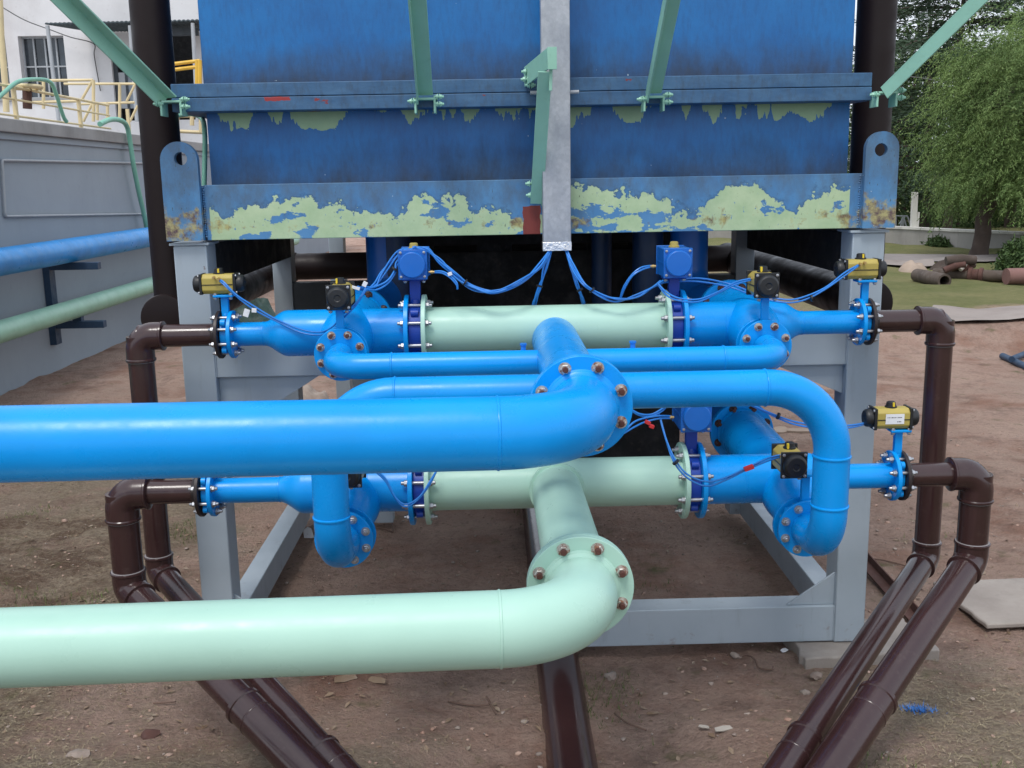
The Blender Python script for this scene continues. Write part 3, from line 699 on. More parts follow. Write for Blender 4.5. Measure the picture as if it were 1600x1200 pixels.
# ---- foreground main pipes ---------------------------------------------------
def mainpipe(name, Xf, Yf, zf, A, B, rb, mat, label, boltm):
    t = thing(name, (Xf, Yf, zf), label, 'pipe', 'large pipes crossing the foreground')
    A = Vector(A); B = Vector(B); dr = (B-A).normalized(); K = A+dr*((Xf-A.x)/dr.x); E_ = A+dr*(abs(-4.2-A.x)/abs(dr.x))
    path = fillet([(Xf, Yf-.01, zf), K, E_], rb, 22)
    k = len(path)-2
    pts = path[:k+1]
    MB().tube(pts, R8, 56).build('elbow', mat, t)
    MB().tube([path[k]-X_*0, path[-1]], R8, 56).build('pipe', mat, t)
    m = MB(); weld(m, path[k], dr, R8, .0028, .010); m.build('weld_ring', mat, t)
    m = MB().disc((Xf, Yf-.021, zf), Y_, FR8, .020, 56); f = m.build('flange', mat, t)
    m = MB(); m.lathe((Xf, Yf-.020, zf), -Y_, [(0, R8+.018), (.003, R8+.018), (.006, R8+.013), (.010, R8+.012), (.018, R8+.001), (.019, R8-.002)], 56); m.build('weld_ring', mat, t)
    bolts(t, (Xf, Yf-.021, zf), Y_, .141, .042, boltm, 8, 1.15)
    return t
mainpipe('main_pipe', XFU, 3.321, ZFU, P(770, 677, 2.935), P(0, 694, 2.84), .30, M['blue'], 'large bright blue pipe crossing the left foreground to a bolted flange', M['rustbolt'])
mainpipe('main_pipe', XFL, 3.081, ZFL, P(770, 983, 2.74), P(0, 1012, 2.68), .27, M['green'], 'large pale mint pipe crossing the left foreground below the blue one', M['rustbolt'])

# ---- blue spools (reducer, tee, front and back branch) -------------------------
def spool(label, Xs, Xr0, Xr1, Xb, Y, z, XB, Yff, zf, dirn, rb, rf, fR, Yt, up):
    """Xs small flange, Xr0..Xr1 reducer, Xb big flange outer face; dirn=+1 when the big end is to the right"""
    t = thing('pipe_spool', (XB, Y, z), label, 'pipe', 'blue branched pipe spools beside the header pipes')
    s = dirn
    prof = [(0, R4), (abs(Xr0-Xs), R4)]
    L = abs(Xr1-Xr0)
    for k in range(1, 9):
        u = k/8; prof.append((abs(Xr0-Xs)+L*u, R4+(R8-R4)*(u*u*(3-2*u))))
    prof.append((abs(Xb-Xs), R8))
    m = MB().lathe((Xs, Y, z), X_*s, prof, 48)
    weld(m, (Xr0, Y, z), X_, R4, .002, .010); weld(m, (Xb-s*.20, Y, z), X_, R8, .0015, .008)
    m.build('pipe', M['blue'], t)
    MB().disc((Xs if s > 0 else Xs-.018, Y, z), X_, FR4, .018).build('flange', M['blue'], t)
    MB().disc((Xb-.020 if s > 0 else Xb, Y, z), X_, FR8, .020).build('flange', M['blue'], t)
    # back branch
    zb = z+.01
    RB = .127; zq = z-(.0 if up else .02)
    m = MB(); m.tube([(XB, 5.19, zb), (XB, Y, zq)], RB, 48); m.lathe((XB, 5.19-.03, zb), Y_, [(0, RB), (.015, RB+.006), (.02, RB)], 48)
    m.build('back_branch', M['blue'], t)
    MB().disc((XB, 5.19, zb), Y_, .165, .018, 48).build('flange', M['blue'], t)
    bolts(t, (XB, 5.19, zb), Y_, .135, .038, M['darkbolt'], 8, 1.15)
    # front branch, tapering to the smaller valve
    m = MB(); n = 12; pts = []; rs = []
    for k in range(n+1):
        u = k/n; q = u*u*(3-2*u)
        pts.append(Vector((XB, Y+(Yt-Y)*u, zq+(zf-zq)*q))); rs.append(RB*.998+(rf-RB*.998)*smooth(.30, 1, u))
    m.tube(pts, rs, 48); m.build('front_branch', M['blue'], t)
    MB().disc((XB, Yt, zf), Y_, fR, .018, 48).build('flange', M['blue'], t)
    # matching blue elbow behind the frame going up to the tank
    p = thing('outlet_elbow', (XB, 5.25, zb), label.replace('spool', 'outlet elbow behind the spool'), 'pipe', 'dark blue outlet elbows under the tank')
    MB().disc((XB, 5.21, zb), Y_, .165, .018, 48).build('flange', M['blue'], p)
    if up: pth = fillet([(XB, 5.228, zb), (XB+up, 5.72, zb), (XB+up, 5.72, 2.23)], .2, 10)
    else: pth = [(XB, 5.228, zb), (XB, 5.9, zb)]
    MB().tube(pth, R8-.005, 36).build('pipe', M['mblue'], p)
    return t
Bul = P(532, 557, 4.5); Bur = P(1197, 539, 4.5)
zfu = (Bul.z+Bur.z)/2
VL = P(512, 800, 3.8); VR = P(1298, 790, 3.8)
FLR = P(1246, 826, 4.07); zfl = FLR.z
TH8, TH4 = .058, .045
spool('upper left blue pipe spool with reducer and tee', XU(361), XU(412), XU(450), XU(641), YU, ZU, Bul.x, 4.5, zfu, 1, R8, R4+.01, .118, 4.565, .09)
spool('upper right blue pipe spool with reducer and tee', XU(1343), XU(1252), XU(1214), XU(1061), YU, ZU, Bur.x, 4.5, zfu, -1, R8, R4+.01, .118, 4.565, -.12)
spool('lower left blue pipe spool with reducer and tee', XL(331), XL(437), XL(476), XL(648), YL, ZL, VL.x+.02, 4.07, zfl, 1, R8, .07, .122, 4.12, 0)
spool('lower right blue pipe spool with reducer and tee', XL(1395), XL(1300), XL(1262), XL(1088), YL, ZL, VR.x-.01, 4.07, zfl, -1, R8, .07, .122, 4.12, 0)

# ---- valves ------------------------------------------------------------------
GB = 'large butterfly valves with round blue actuators'; GS = 'small valves with gold actuators'
ab = P(652, 414, 4.70).z; ab2 = P(1046, 412, 4.70).z
valve('butterfly_valve', ((XU(641)+XU(661))/2, YU, ZU), 'x', XU(661)-XU(641), R8, .130, ab, 'big', 'y', M['dblue'], 'large dark blue valve with round blue actuator at the upper left header end', GB, FR8, boltm=M['zinc'])
valve('butterfly_valve', ((XU(1042)+XU(1061))/2, YU, ZU), 'x', XU(1061)-XU(1042), R8, .130, ab2, 'big', 'y', M['dblue'], 'large dark blue valve with round blue actuator at the upper right header end', GB, FR8)
ab3 = P(1078, 653, 4.26).z
valve('butterfly_valve', ((XL(1069)+XL(1088))/2, YL, ZL), 'x', XL(1088)-XL(1069), R8, .130, ab3, 'big', 'y', M['dblue'], 'large dark blue valve with round blue actuator at the lower right header end', GB, FR8, act_off=(.0, 0))
valve('butterfly_valve', ((XL(648)+XL(666))/2, YL, ZL), 'x', XL(666)-XL(648), R8, .130, ab3, 'big', 'y', M['dblue'], 'large dark blue valve at the lower left header end, partly behind the blue pipe', GB, FR8)
def sv(pxa, pxb, Xf, Y, z, pact, lab, off, sticker=False):
    xa, xb = Xf(pxa), Xf(pxb); c = P(*pact, Y)
    valve('actuated_valve', ((xa+xb)/2, Y, z), 'x', xb-xa, R4, .078, c.z, 'gold', 'x', M['blue'], lab, GS, FR4, act_off=(off, 0), sticker=sticker, bz=.9)
sv(348, 361, XU, YU, ZU, (342, 443), 'small blue valve with gold actuator by the upper left brown elbow', P(343, 443, YU).x-(XU(348)+XU(361))/2)
sv(1343, 1353, XU, YU, ZU, (1346, 420), 'small blue valve with gold actuator by the upper right brown elbow', P(1344, 420, YU).x-(XU(1343)+XU(1353))/2)
sv(319, 331, XL, YL, ZL, (320, 690), 'small blue valve by the lower left brown elbow, its top behind the blue pipe', 0)
sv(1394, 1404, XL, YL, ZL, (1392, 652), 'small blue valve with gold actuator wearing a white printed sticker', P(1391, 652, YL).x-(XL(1394)+XL(1404))/2, True)
def fv(X, Y, z, pact, Yact, lab, R, thk=.042, label_=None):
    c = P(*pact, Yact)
    valve('actuated_valve', (X, Y, z), 'y', thk, R4, .080, c.z, 'gold', 'y', M['blue'], lab, GS, .118, act_off=(c.x-X, .0), L=.13, boltm=M['rustbolt'] if z > 1.5 else M['zinc'], span=.018, bz=1.0)
fv(Bul.x, 4.544, zfu, (526, 467), 4.42, 'small valve with black actuator cap facing the viewer above the upper left branch flange', .118)
fv(Bur.x, 4.544, zfu, (1203, 448), 4.42, 'small valve with black actuator cap facing the viewer above the upper right branch flange', .118)
fv(VL.x+.02, 4.099, zfl, (541, 748), 3.97, 'small valve with black actuator half hidden behind the lower left blue upright pipe', .118)
fv(VR.x-.01, 4.099, zfl, (1247, 733), 3.97, 'small valve with black actuator cap facing the viewer beside the lower right upright pipe', .118)

# ---- blue crossing pipes in front of the spools -----------------------------------
zru = P(640, 571, 4.25).z
t = thing('crossover_pipe', (Bul.x, 4.5, zfu), 'upper slim blue crossover pipe running level between two branch flanges', 'pipe', 'blue crossover pipes joining the left and right branches')
path = fillet([(Bul.x, 4.50, zfu), (Bul.x, 4.25, zru), (Bur.x, 4.25, zru), (Bur.x, 4.50, zfu)], .13, 14)
MB().tube(path, .0545, 40).build('pipe', M['blue'], t)
for px in (612, 1130):
    m = MB(); weld(m, Vector((P(px, 565, 4.25).x, 4.25, zru)), X_, .0545, .004, .010); m.build('weld_ring', M['blue'], t)
for X in (Bul.x, Bur.x): MB().disc((X, 4.505, zfu), Y_, .118, .017, 48).build('flange', M['blue'], t)
for px in (818, 990):
    a = P(px, 549, 4.25); MB().lathe((a.x, 4.28, zru+.05), Z_, [(0, .012), (.02, .012), (.022, .016), (.03, .016)], 6).build('stop_nut', M['cable'], t)
zrl = 1.706
t = thing('crossover_pipe', (VL.x, 3.8, zrl), 'lower thick blue crossover pipe with rounded ends dropping to both lower branches', 'pipe', 'blue crossover pipes joining the left and right branches')
xl, xr = VL.x+.015, VR.x-.005
path = fillet([(xl, 4.06, zfl), (xl, 3.8, zfl), (xl, 3.8, zrl), (xr, 3.8, zrl), (xr, 3.8, zfl), (xr, 4.06, zfl)], [.175, .26, .26, .175], 16)
MB().tube(path, .0695, 44).build('pipe', M['blue'], t)
for px in (617, 1195):
    m = MB(); weld(m, (P(px, 606, 3.8).x, 3.8, zrl), X_, .0695, .004, .010); m.build('weld_ring', M['blue'], t)
for X in (xl, xr):
    for z in (zrl-.275, zfl+.19):
        m = MB(); weld(m, (X, 3.8, z), Z_, .0695, .005, .012); m.build('weld_ring', M['blue'], t)
for X in (xl, xr):
    MB().disc((X, 4.06, zfl), Y_, .122, .017, 48).build('flange', M['blue'], t)

# ---- brown plastic pipes ------------------------------------------------------------
def brownpipe(label, Xf, xel, Y, z, rh, rv, zb, end, zend, side, cpl):
    t = thing('brown_pipe', (xel, Y, zb), label, 'pipe', 'dark brown pipes leading from the manifold down to the ground')
    s = side
    E = G(*end, zend)
    a = Vector((Xf, Y, z)); b = Vector((xel, Y, z)); c = Vector((xel, Y, zb)); d = E+(E-c)*.32
    MB().tube([a, b], rh, 36).build('pipe', M['brown'], t)
    m = MB().disc((Xf-.016 if s < 0 else Xf, Y, z), X_, .113, .016, 40); m.lathe((Xf-.016*(1 if s < 0 else -1), Y, z), X_*s, [(0, rh+.014), (.015, rh+.010), (.03, rh)], 36)
    m.build('flange', M['blackf'], t)
    MB().tube([b-Z_*.0, c], rv, 36).build('pipe', M['brown'], t)
    # sockets
    def elbow(p0, p1, p2, r, R, ext):
        u = (p0-p1).normalized(); v = (p2-p1).normalized(); hh = R*tan((pi-u.angle(v))/2)+ext
        pth = fillet([p1+u*hh, p1, p1+v*hh], R, 12)
        m = MB().tube(pth, r, 40); m.build('elbow', M['brown'], t)
        for q, w_ in ((p1+u*hh, u), (p1+v*hh, v)):
            MB().lathe(q-w_*.014, w_, [(0, r), (.004, r+.004), (.012, r+.004), (.016, r-.004)], 40).build('socket_lip', M['brown'], t)
            if abs(w_.z) > .8: MB().lathe(q+w_*.0015, w_, [(0, r+.0002), (.0022, r-.001)], 40).build('seal', M['seal'], t)
    elbow(a, b, c, rv+.006, rv*1.15, .05)
    elbow(b, c, d, rv+.006, rv*.9, .045)
    dd = (d-c)
    MB().tube([c, c+dd*cpl], rv, 36).build('pipe', M['brown'], t)
    r2 = rv+.008
    m = MB().tube([c+dd*(cpl-.015), d], r2, 36); m.build('pipe', M['brown'], t)
    m = MB(); m.lathe(c+dd*(cpl-.016), dd, [(0, r2-.002), (.003, r2+.005), (.02, r2+.005), (.024, r2)], 40); m.lathe(c+dd*(cpl+.04), dd, [(0, r2), (.003, r2+.002), (.007, r2+.002), (.01, r2)], 40)
    m.build('socket_lip', M['brown'], t)
def zat(px, py, Y): return P(px, py, Y).z
brownpipe('brown pipe from the upper left valve, inner of the left pair', XU(347), XU(216), YU, ZU, .0535, .0600, zat(247, 893, YU), (517, 1190), .30, -1, .74)
brownpipe('brown pipe from the lower left valve, outer of the left pair', XL(318), XL(187), YL, ZL, .0535, .0670, zat(200, 920, YL), (466, 1190), .335, -1, .55)
brownpipe('brown pipe from the upper right valve, inner of the right pair', XU(1353), XU(1470), YU, ZU, .0535, .0600, zat(1442, 872, YU), (1233, 1190), .30, 1, .70)
brownpipe('brown pipe from the lower right valve, outer of the right pair', XL(1404), XL(1526), YL, ZL, .0535, .0670, zat(1516, 875, YL), (1304, 1190), .335, 1, .56)

# centre ground pipe, tall uprights, capped headers, crossing pipe behind
c0 = G(893, 1190, 0)
t = thing('ground_pipe', (c0.x, 4, 0), 'brown pipe lying on the dirt straight under the manifold', 'pipe')
MB().cyl((c0.x, 1.5, -.012), (c0.x, 9.5, -.012), .113, 40).build('pipe', M['brown'], t)
def tall(px0, y0, label, Y=5.42, r=.098):
    a = P(px0, 0, Y); t = thing('upright_pipe', (a.x, Y, 1.95), label, 'pipe', 'tall dark brown upright pipes beside the tank')
    m = MB().cyl((a.x, Y, 1.8), (a.x, Y, 6.2), r, 40); m.build('pipe', M['brownd'], t)
    return a.x
xa = tall(233, 0, 'tall dark brown upright pipe on the left of the blue tank')
xb = tall(1371, 0, 'tall dark brown upright pipe on the right of the blue tank')
for (px, py, xx, lab) in ((257, 498, None, 'large brown capped pipe end behind the left front post'), (1359, 474, None, 'large brown capped pipe end behind the right front post')):
    c = P(px, py, 5.3); t = thing('capped_pipe', c, lab, 'pipe', 'large capped brown pipes running back under the tank')
    MB().cyl((c.x, 5.32, c.z), (c.x, 8.6, c.z), .118, 40).build('pipe', M['brownd'], t)
    MB().lathe((c.x, 5.40, c.z), -Y_, [(0, .126), (.09, .126), (.1, .122), (.103, .11), (.103, 0)], 40).build('end_cap', M['brownd'], t)
c = P(520, 412, 8.2); d = P(1100, 408, 8.2)
t = thing('crossing_pipe', c, 'brown pipe crossing level behind the tank between the capped pipes', 'pipe')
MB().cyl((-1.8, 8.2, (c.z+d.z)/2), (2.2, 8.2, (c.z+d.z)/2), .105, 36).build('pipe', M['brownd'], t)
m = MB()
for px in (459, 1097): q = P(px, 410, 8.2); m.lathe((q.x-.02, 8.2, (c.z+d.z)/2), X_, [(0, .105), (.004, .113), (.04, .113), (.044, .105)], 36)
m.build('socket_lip', M['brownd'], t)

# ================================================================ CABLES
def cable(pts, label, n=1, r=.0042, spread=.012, mat=None, group=None, cat='cable', name='control_cable'):
    """pts: (px, py, Y); n strands side by side, each one object"""
    base = [P(*p) for p in pts]
    for k in range(n):
        random.seed(hash((round(pts[0][0]), k)) % 9999)
        off = [Vector((random.uniform(-1, 1), random.uniform(-1, 1), random.uniform(-1, 1)))*spread*(.9 if i not in (0,) else .8) for i in range(len(base))]
        if n == 2: off = [o*.35+Vector((0, 0, spread*(.75 if k == 0 else -.75)*(.3 if i in (0, len(base)-1) else 1))) for i, o in enumerate(off)]
        pp = [b+(o if n > 1 else o*0) for b, o in zip(base, off)]
        sp = spline(pp, 7); lab = label if n != 2 else ('upper' if k == 0 else 'lower')+' strand, '+label
        tag(MB().tube(sp, r, 8).build(name, mat or M['cable'], None), lab, cat, group or label)
bunL = [(862, 388, 4.93), (845, 415, 4.84), (812, 440, 4.72), (775, 455, 4.70), (740, 450, 4.72), (710, 430, 4.74), (688, 408, 4.76), (666, 390, 4.78), (645, 388, 4.79)]
cable(bunL, 'blue cable of the sagging bundle from the duct to the upper left round actuator', 5, .0042, .011)
cable([(645, 388, 4.79), (625, 395, 4.77), (600, 425, 4.74), (585, 446, 4.70), (572, 450, 4.66), (556, 450, 4.58)], 'blue cable arching down from the upper left round actuator', 3, .0042, .011)
cable([(650, 386, 4.78), (622, 410, 4.74), (617, 425, 4.72), (606, 440, 4.68), (588, 451, 4.64), (572, 452, 4.6)], 'blue cable looping low beside the upper left round actuator', 2, .0042, .009)
cable([(572, 451, 4.6), (556, 475, 4.58), (538, 492, 4.57), (520, 512, 4.62), (500, 521, 4.68), (470, 517, 4.70), (430, 500, 4.72), (395, 480, 4.73), (370, 462, 4.73), (350, 443, 4.75), (342, 437, 4.78)], 'blue cable hanging between the left end actuator and the branch valve', 2, .0042, .010)
cable([(673, 425, 4.74), (690, 425, 4.72), (703, 432, 4.70), (713, 443, 4.69), (715, 452, 4.69)], 'short loose blue cable right of the upper left round actuator', 2, .0042, .006)
cable([(862, 388, 4.93), (852, 420, 4.88), (843, 450, 4.88), (835, 475, 4.92), (832, 500, 5.0)], 'blue cable dropping left from the duct behind the green header', 4, .0042, .010)
cable([(884, 388, 4.93), (893, 420, 4.89), (902, 445, 4.88), (912, 470, 4.92), (916, 500, 5.0)], 'blue cable dropping right from the duct behind the green header', 4, .0042, .010)
bunR = [(882, 388, 4.93), (895, 415, 4.84), (912, 442, 4.73), (935, 460, 4.72), (965, 469, 4.71), (995, 462, 4.71), (1018, 450, 4.72), (1035, 441, 4.73)]
cable(bunR, 'blue cable of the sagging bundle from the duct to the upper right valve', 4, .0042, .010)
cable([(969, 469, 4.71), (975, 450, 4.68), (988, 430, 4.67), (1003, 420, 4.68), (1020, 416, 4.71)], 'blue cable curling up to the side of the upper right round actuator', 2, .0042, .007)
cable([(1028, 443, 4.70), (1040, 458, 4.66), (1060, 468, 4.62), (1090, 470, 4.60), (1120, 458, 4.58), (1150, 443, 4.56), (1176, 436, 4.54)], 'blue cable drooping from the upper right valve to the branch actuator', 2, .0042, .008)
cable([(1035, 441, 4.80), (1060, 438, 4.84), (1095, 438, 4.86), (1140, 447, 4.84), (1185, 463, 4.75), (1230, 470, 4.70), (1260, 465, 4.70), (1290, 450, 4.72), (1320, 428, 4.74), (1343, 414, 4.78)], 'blue cable running to the upper right end actuator', 2, .0042, .009)
cable([(985, 640, 4.22), (1000, 648, 4.18), (1018, 649, 4.18), (1035, 640, 4.2), (1046, 630, 4.3)], 'blue cable loop right of the large blue flange', 2, .0042, .005)
cable([(975, 676, 4.05), (990, 664, 4.08), (1008, 657, 4.12), (1030, 652, 4.18), (1048, 652, 4.26)], 'blue cable with red tape right of the large blue flange', 2, .0042, .010)
cable([(1030, 648, 4.2), (1042, 690, 4.14), (1055, 722, 4.1), (1075, 745, 4.08), (1105, 756, 4.06), (1135, 748, 4.05), (1165, 733, 4.04), (1200, 718, 4.04), (1222, 712, 4.06)], 'blue cable drooping over the lower right header flange', 2, .0042, .009)
cable([(1165, 628, 4.6), (1200, 645, 4.55), (1240, 660, 4.5), (1290, 667, 4.45), (1330, 666, 4.4), (1356, 660, 4.39)], 'blue cable running to the stickered actuator', 2, .0042, .009)
cable([(585, 735, 4.2), (603, 750, 4.18), (618, 778, 4.16), (634, 790, 4.15), (655, 778, 4.16), (672, 755, 4.2), (682, 735, 4.25)], 'blue cable loop hanging below the large blue pipe', 2, .0042, .006)
# cable ties, red tape and white paper flags
def bit(name, p, sz, mat, lab, cat, group, rz=.4):
    q = P(*p); tag(MB().box(q, sz, Matrix.Rotation(rz, 3, 'Y')).build(name, mat, None, .001), lab, cat, group)
for p, rz in (((843, 447, 4.81), 1.3), ((727, 441, 4.715), -.6), ((906, 453, 4.845), -1.1), ((925, 453, 4.72), -.8), ((617, 420, 4.72), .9), ((1268, 466, 4.69), .2), ((1056, 722, 4.09), -.9), ((1216, 650, 4.52), -.4)):
    q = P(*p); d = Vector((cos(rz), 0, sin(rz)))
    tag(MB().lathe(q-d*.004, d, [(0, .016), (.008, .016)], 12).build('cable_tie', M['black'], None), 'black cable tie round a bundle of blue cables', 'cable tie', 'black ties on the blue cables')
bit('paper_flag', (385, 489, 4.70), (.026, .003, .036), M['white'], 'white paper flag hanging lower on the left cable pair', 'tag', None, .35)
bit('paper_flag', (397, 485, 4.70), (.022, .003, .020), M['white'], 'white paper flag higher on the left cable pair', 'tag', None, .1)
bit('paper_flag', (570, 444, 4.60), (.020, .003, .024), M['white'], 'white paper flag by the arching left cables', 'tag', None, .5)
bit('paper_flag', (556, 450, 4.56), (.036, .003, .014), M['white'], 'white paper wrap at the upper left branch actuator', 'tag', None, .3)
bit('paper_flag', (703, 428, 4.69), (.020, .003, .016), M['white'], 'white paper flag on the short loose cable', 'tag', None, -.3)
bit('red_tape', (1012, 660, 4.09), (.022, .020, .014), M['red'], 'red tape on the upper strand of the cable pair by the blue flange', 'tape', None, .5)
bit('red_tape', (1018, 666, 4.09), (.020, .020, .014), M['red'], 'red tape on the lower strand of the cable pair by the blue flange', 'tape', None, .4)
bit('red_tape', (1170, 731, 4.035), (.040, .022, .016), M['red'], 'red tape on the cable left of the lower right actuator', 'tape', None, -.35)
for p, ax in (((1177, 435, 4.53), X_), ((1048, 652, 4.25), X_), ((1223, 712, 4.05), X_), ((1020, 416, 4.70), X_), ((674, 425, 4.73), X_), ((342, 436, 4.77), -Y_), ((334, 434, 4.77), -Y_), ((1344, 413, 4.77), -Y_), ((1351, 411, 4.77), -Y_)):
    tag(MB().lathe(P(*p)-ax*.012, ax, [(0, .005), (.008, .005), (.008, .008), (.018, .008), (.018, .006), (.026, .006)], 8).build('hose_fitting', M['brass'], None), 'small brass fitting where a blue cable enters an actuator', 'fitting', 'brass cable fittings on the actuators')
# ================================================================ LEFT: BASIN, RAILS, BUILDING
XW = -6.1
bas = thing('concrete_basin', (XW, 12, 0), 'blue grey rendered basin wall with a pale coping on the left', 'wall')
m = MB().bb(XW-.3, XW, 3, 40, -.3, 3.10); m.build('wall', M['basin'], bas)
MB().bb(XW-.34, XW+.09, 3, 40, 3.19, 3.36).build('coping', M['coping'], bas, .012)
MB().bb(XW-.3, XW+.035, 3, 40, 3.10, 3.19).build('ledge', M['basin'], bas, .01)
MB().bb(XW-9, XW-.35, 3, 40, 3.05, 3.25).build('walkway_deck', M['coping'], bas)
t = thing('wall_conduit', PX(5, 300, XW+.03), 'thin grey conduit frame fixed on the basin wall', 'conduit')
pts = [PX(228, 255, XW+.03), PX(3, 250, XW+.03), PX(8, 338, XW+.03), PX(228, 334, XW+.03)]
MB().tube(fillet(pts, .04, 4), .018, 10).build('tube', M['gsteel'], t)
for z, r, mat, lab in ((1.665, .162, 'bluepipe2', 'long blue pipe carried on brackets along the basin wall'), (.875, .130, 'greenpipe2', 'long mint green pipe carried low along the basin wall')):
    t = thing('wall_pipe', (-5.72, 12, z), lab, 'pipe', 'pipes carried along the basin wall')
    MB().cyl((-5.72, 4, z), (-5.72, 30, z), r, 40).build('pipe', M[mat], t)
for Yb, lab in ((14.1, 'navy steel bracket on the basin wall under the blue and green pipes'), (8.6, 'navy steel bracket on the basin wall outside the left edge'), (20.5, 'far navy steel bracket on the basin wall')):
    t = thing('wall_bracket', (XW, Yb, .5), lab, 'bracket', 'brackets on the basin wall')
    MB().bb(XW, XW+.09, Yb-.09, Yb+.09, .38, 1.52).build('upright', M['darkbrk'], t, .004)
    for z in (1.40, .60): MB().bb(XW+.09, -5.36, Yb-.06, Yb+.06, z, z+.095).build('arm', M['darkbrk'], t, .004)
    MB().bb(-5.78, -5.66, Yb-.05, Yb+.05, .695, .76).build('saddle', M['darkbrk'], t)
XR = XW-.12
t = thing('yellow_railing', (XR, 14, 3.36), 'faded yellow pipe railing along the top of the basin wall', 'railing')
for z in (3.80, 3.64, 3.43):
    MB().cyl((XR, 6, z), (XR, 17.4, z), .020 if z > 3.7 else .015, 10).build('rail', M['railing'], t)
for px in (-60, 22, 122, 197):
    Yp = PX(px, 150, XR).y; MB().bb(XR-.024, XR+.024, Yp-.024, Yp+.024, 3.36, 3.80).build('post', M['railing'], t)
def rails(name, lab, segs, posts, Yr, mat='railing', r=.022):
    t = thing(name, P(posts[0][0], posts[0][2], Yr), lab, 'railing')
    for a, b in segs: MB().cyl(P(*a, Yr), P(*b, Yr), r, 8).build('rail', M[mat], t)
    for x, y0, y1 in posts: MB().cyl(P(x, y0, Yr), P(x, y1, Yr), r*1.25, 8).build('post', M[mat], t)
rails('cross_railing', 'faded yellow railing across the basin walkway left of the brown upright', [((60, 126), (145, 125)), ((48, 160), (120, 158)), ((145, 125), (128, 155)), ((146, 158), (130, 190))], [(146, 125, 190), (68, 126, 170)], 17.2)
rails('cross_railing', 'faded yellow railing in front of the building door', [((100, 131), (210, 131)), ((120, 163), (210, 160)), ((212, 130), (198, 158)), ((215, 165), (203, 190))], [(187, 130, 188), (168, 160, 190), (152, 160, 188)], 19.0)
rails('orange_railing', 'orange yellow railing under the canopy right of the brown upright', [((262, 101), (312, 95)), ((262, 110), (312, 104))], [(308, 94, 134), (312, 94, 134)], 21, 'rail2', .035)
rails('cross_railing', 'short yellow railing seen between the brown upright and the lug', [((268, 182), (320, 180)), ((276, 205), (318, 207))], [(277, 182, 206), (300, 180, 196), (314, 180, 207)], 18, 'railing', .03)
t = thing('valve_wheel', P(43, 166, 14.5), 'yellow handwheel on a rusty stem behind the basin railing', 'handwheel')
c = P(37, 136, 14.5); MB().tube([c+Vector((cos(a)*.22, sin(a)*.22, 0)) for a in [2*pi*k/28 for k in range(29)]], .028, 8).build('wheel', M['railing'], t)
m = MB()
for a in (0, 1.05, 2.1): m.cyl(c+Vector((cos(a), sin(a), 0))*.22, c-Vector((cos(a), sin(a), 0))*.22, .014, 6)
m.build('spokes', M['railing'], t)
MB().cyl(P(43, 170, 14.5), P(42, 138, 14.5), .06, 14).build('stem', M['rustangle'], t)
def hose(pts, r, lab, Xp=None, mat='hose'):
    pp = [PX(p[0], p[1], Xp) if Xp else P(*p) for p in pts]
    tag(MB().tube(spline(pp, 8), r, 10).build('hose', M[mat], None), lab, 'hose', None)
hose([(-15, 165), (6, 145), (28, 128), (55, 124), (78, 128), (88, 148), (95, 170), (100, 184), (104, 190)], .028, 'green hose looping over the yellow railing at the far left', XW-.05)
hose([(156, 194), (172, 187), (188, 188), (198, 197), (203, 220), (209, 260), (217, 300), (225, 335), (234, 380)], .040, 'green hose hanging down the basin wall beside the brown upright', XW+.16)
hose([(262, 178, 5.9), (280, 180, 5.9), (300, 178, 5.7), (316, 186, 5.5), (320, 210, 5.4), (320, 245, 5.4), (319, 290, 5.4)], .013, 'thin green hose along the left edge of the blue tank')

# building
YBd = 26.0
bld = thing('white_building', P(100, 200, YBd), 'white rendered building with a dark barred window and canopy behind the basin', 'building')
def bx(px): return P(px, 100, YBd).x
def bzz(py): return P(120, py, YBd).z
xb_ = [bx(-260), bx(-22), bx(12), bx(32), bx(103), bx(174), bx(212), bx(226), bx(304), bx(345)]
zb_ = [0, bzz(190), bzz(152), bzz(90), bzz(55), bzz(50), 13]
op = {(1, 2), (1, 3), (3, 2), (3, 3), (5, 1), (5, 2), (7, 1), (7, 2), (7, 3), (7, 4)}
m = MB()
for i in range(len(xb_)-1):
    for j in range(len(zb_)-1):
        if (i, j) in op: continue
        m.bb(xb_[i], xb_[i+1], YBd, YBd+.35, zb_[j], zb_[j+1])
bm = bmesh.new()
wl = m.build('wall', M['render'], bld, ang=30)
bm.from_mesh(wl.data); bmesh.ops.remove_doubles(bm, verts=bm.verts, dist=1e-4)
seen = {}
for f in bm.faces: seen.setdefault(tuple(sorted(v.index for v in f.verts)), []).append(f)
bmesh.ops.delete(bm, geom=[f for L in seen.values() if len(L) > 1 for f in L], context='FACES_ONLY'); bm.to_mesh(wl.data); bm.free()
MB().bb(xb_[0], xb_[-1], YBd+3, YBd+3.2, 0, 12.9).build('back_wall', M['darkin'], bld)
MB().bb(xb_[1], xb_[-1]-.1, YBd+.4, YBd+2.98, zb_[1]-.2, zb_[1]).build('inner_floor', M['darksteel'], bld)
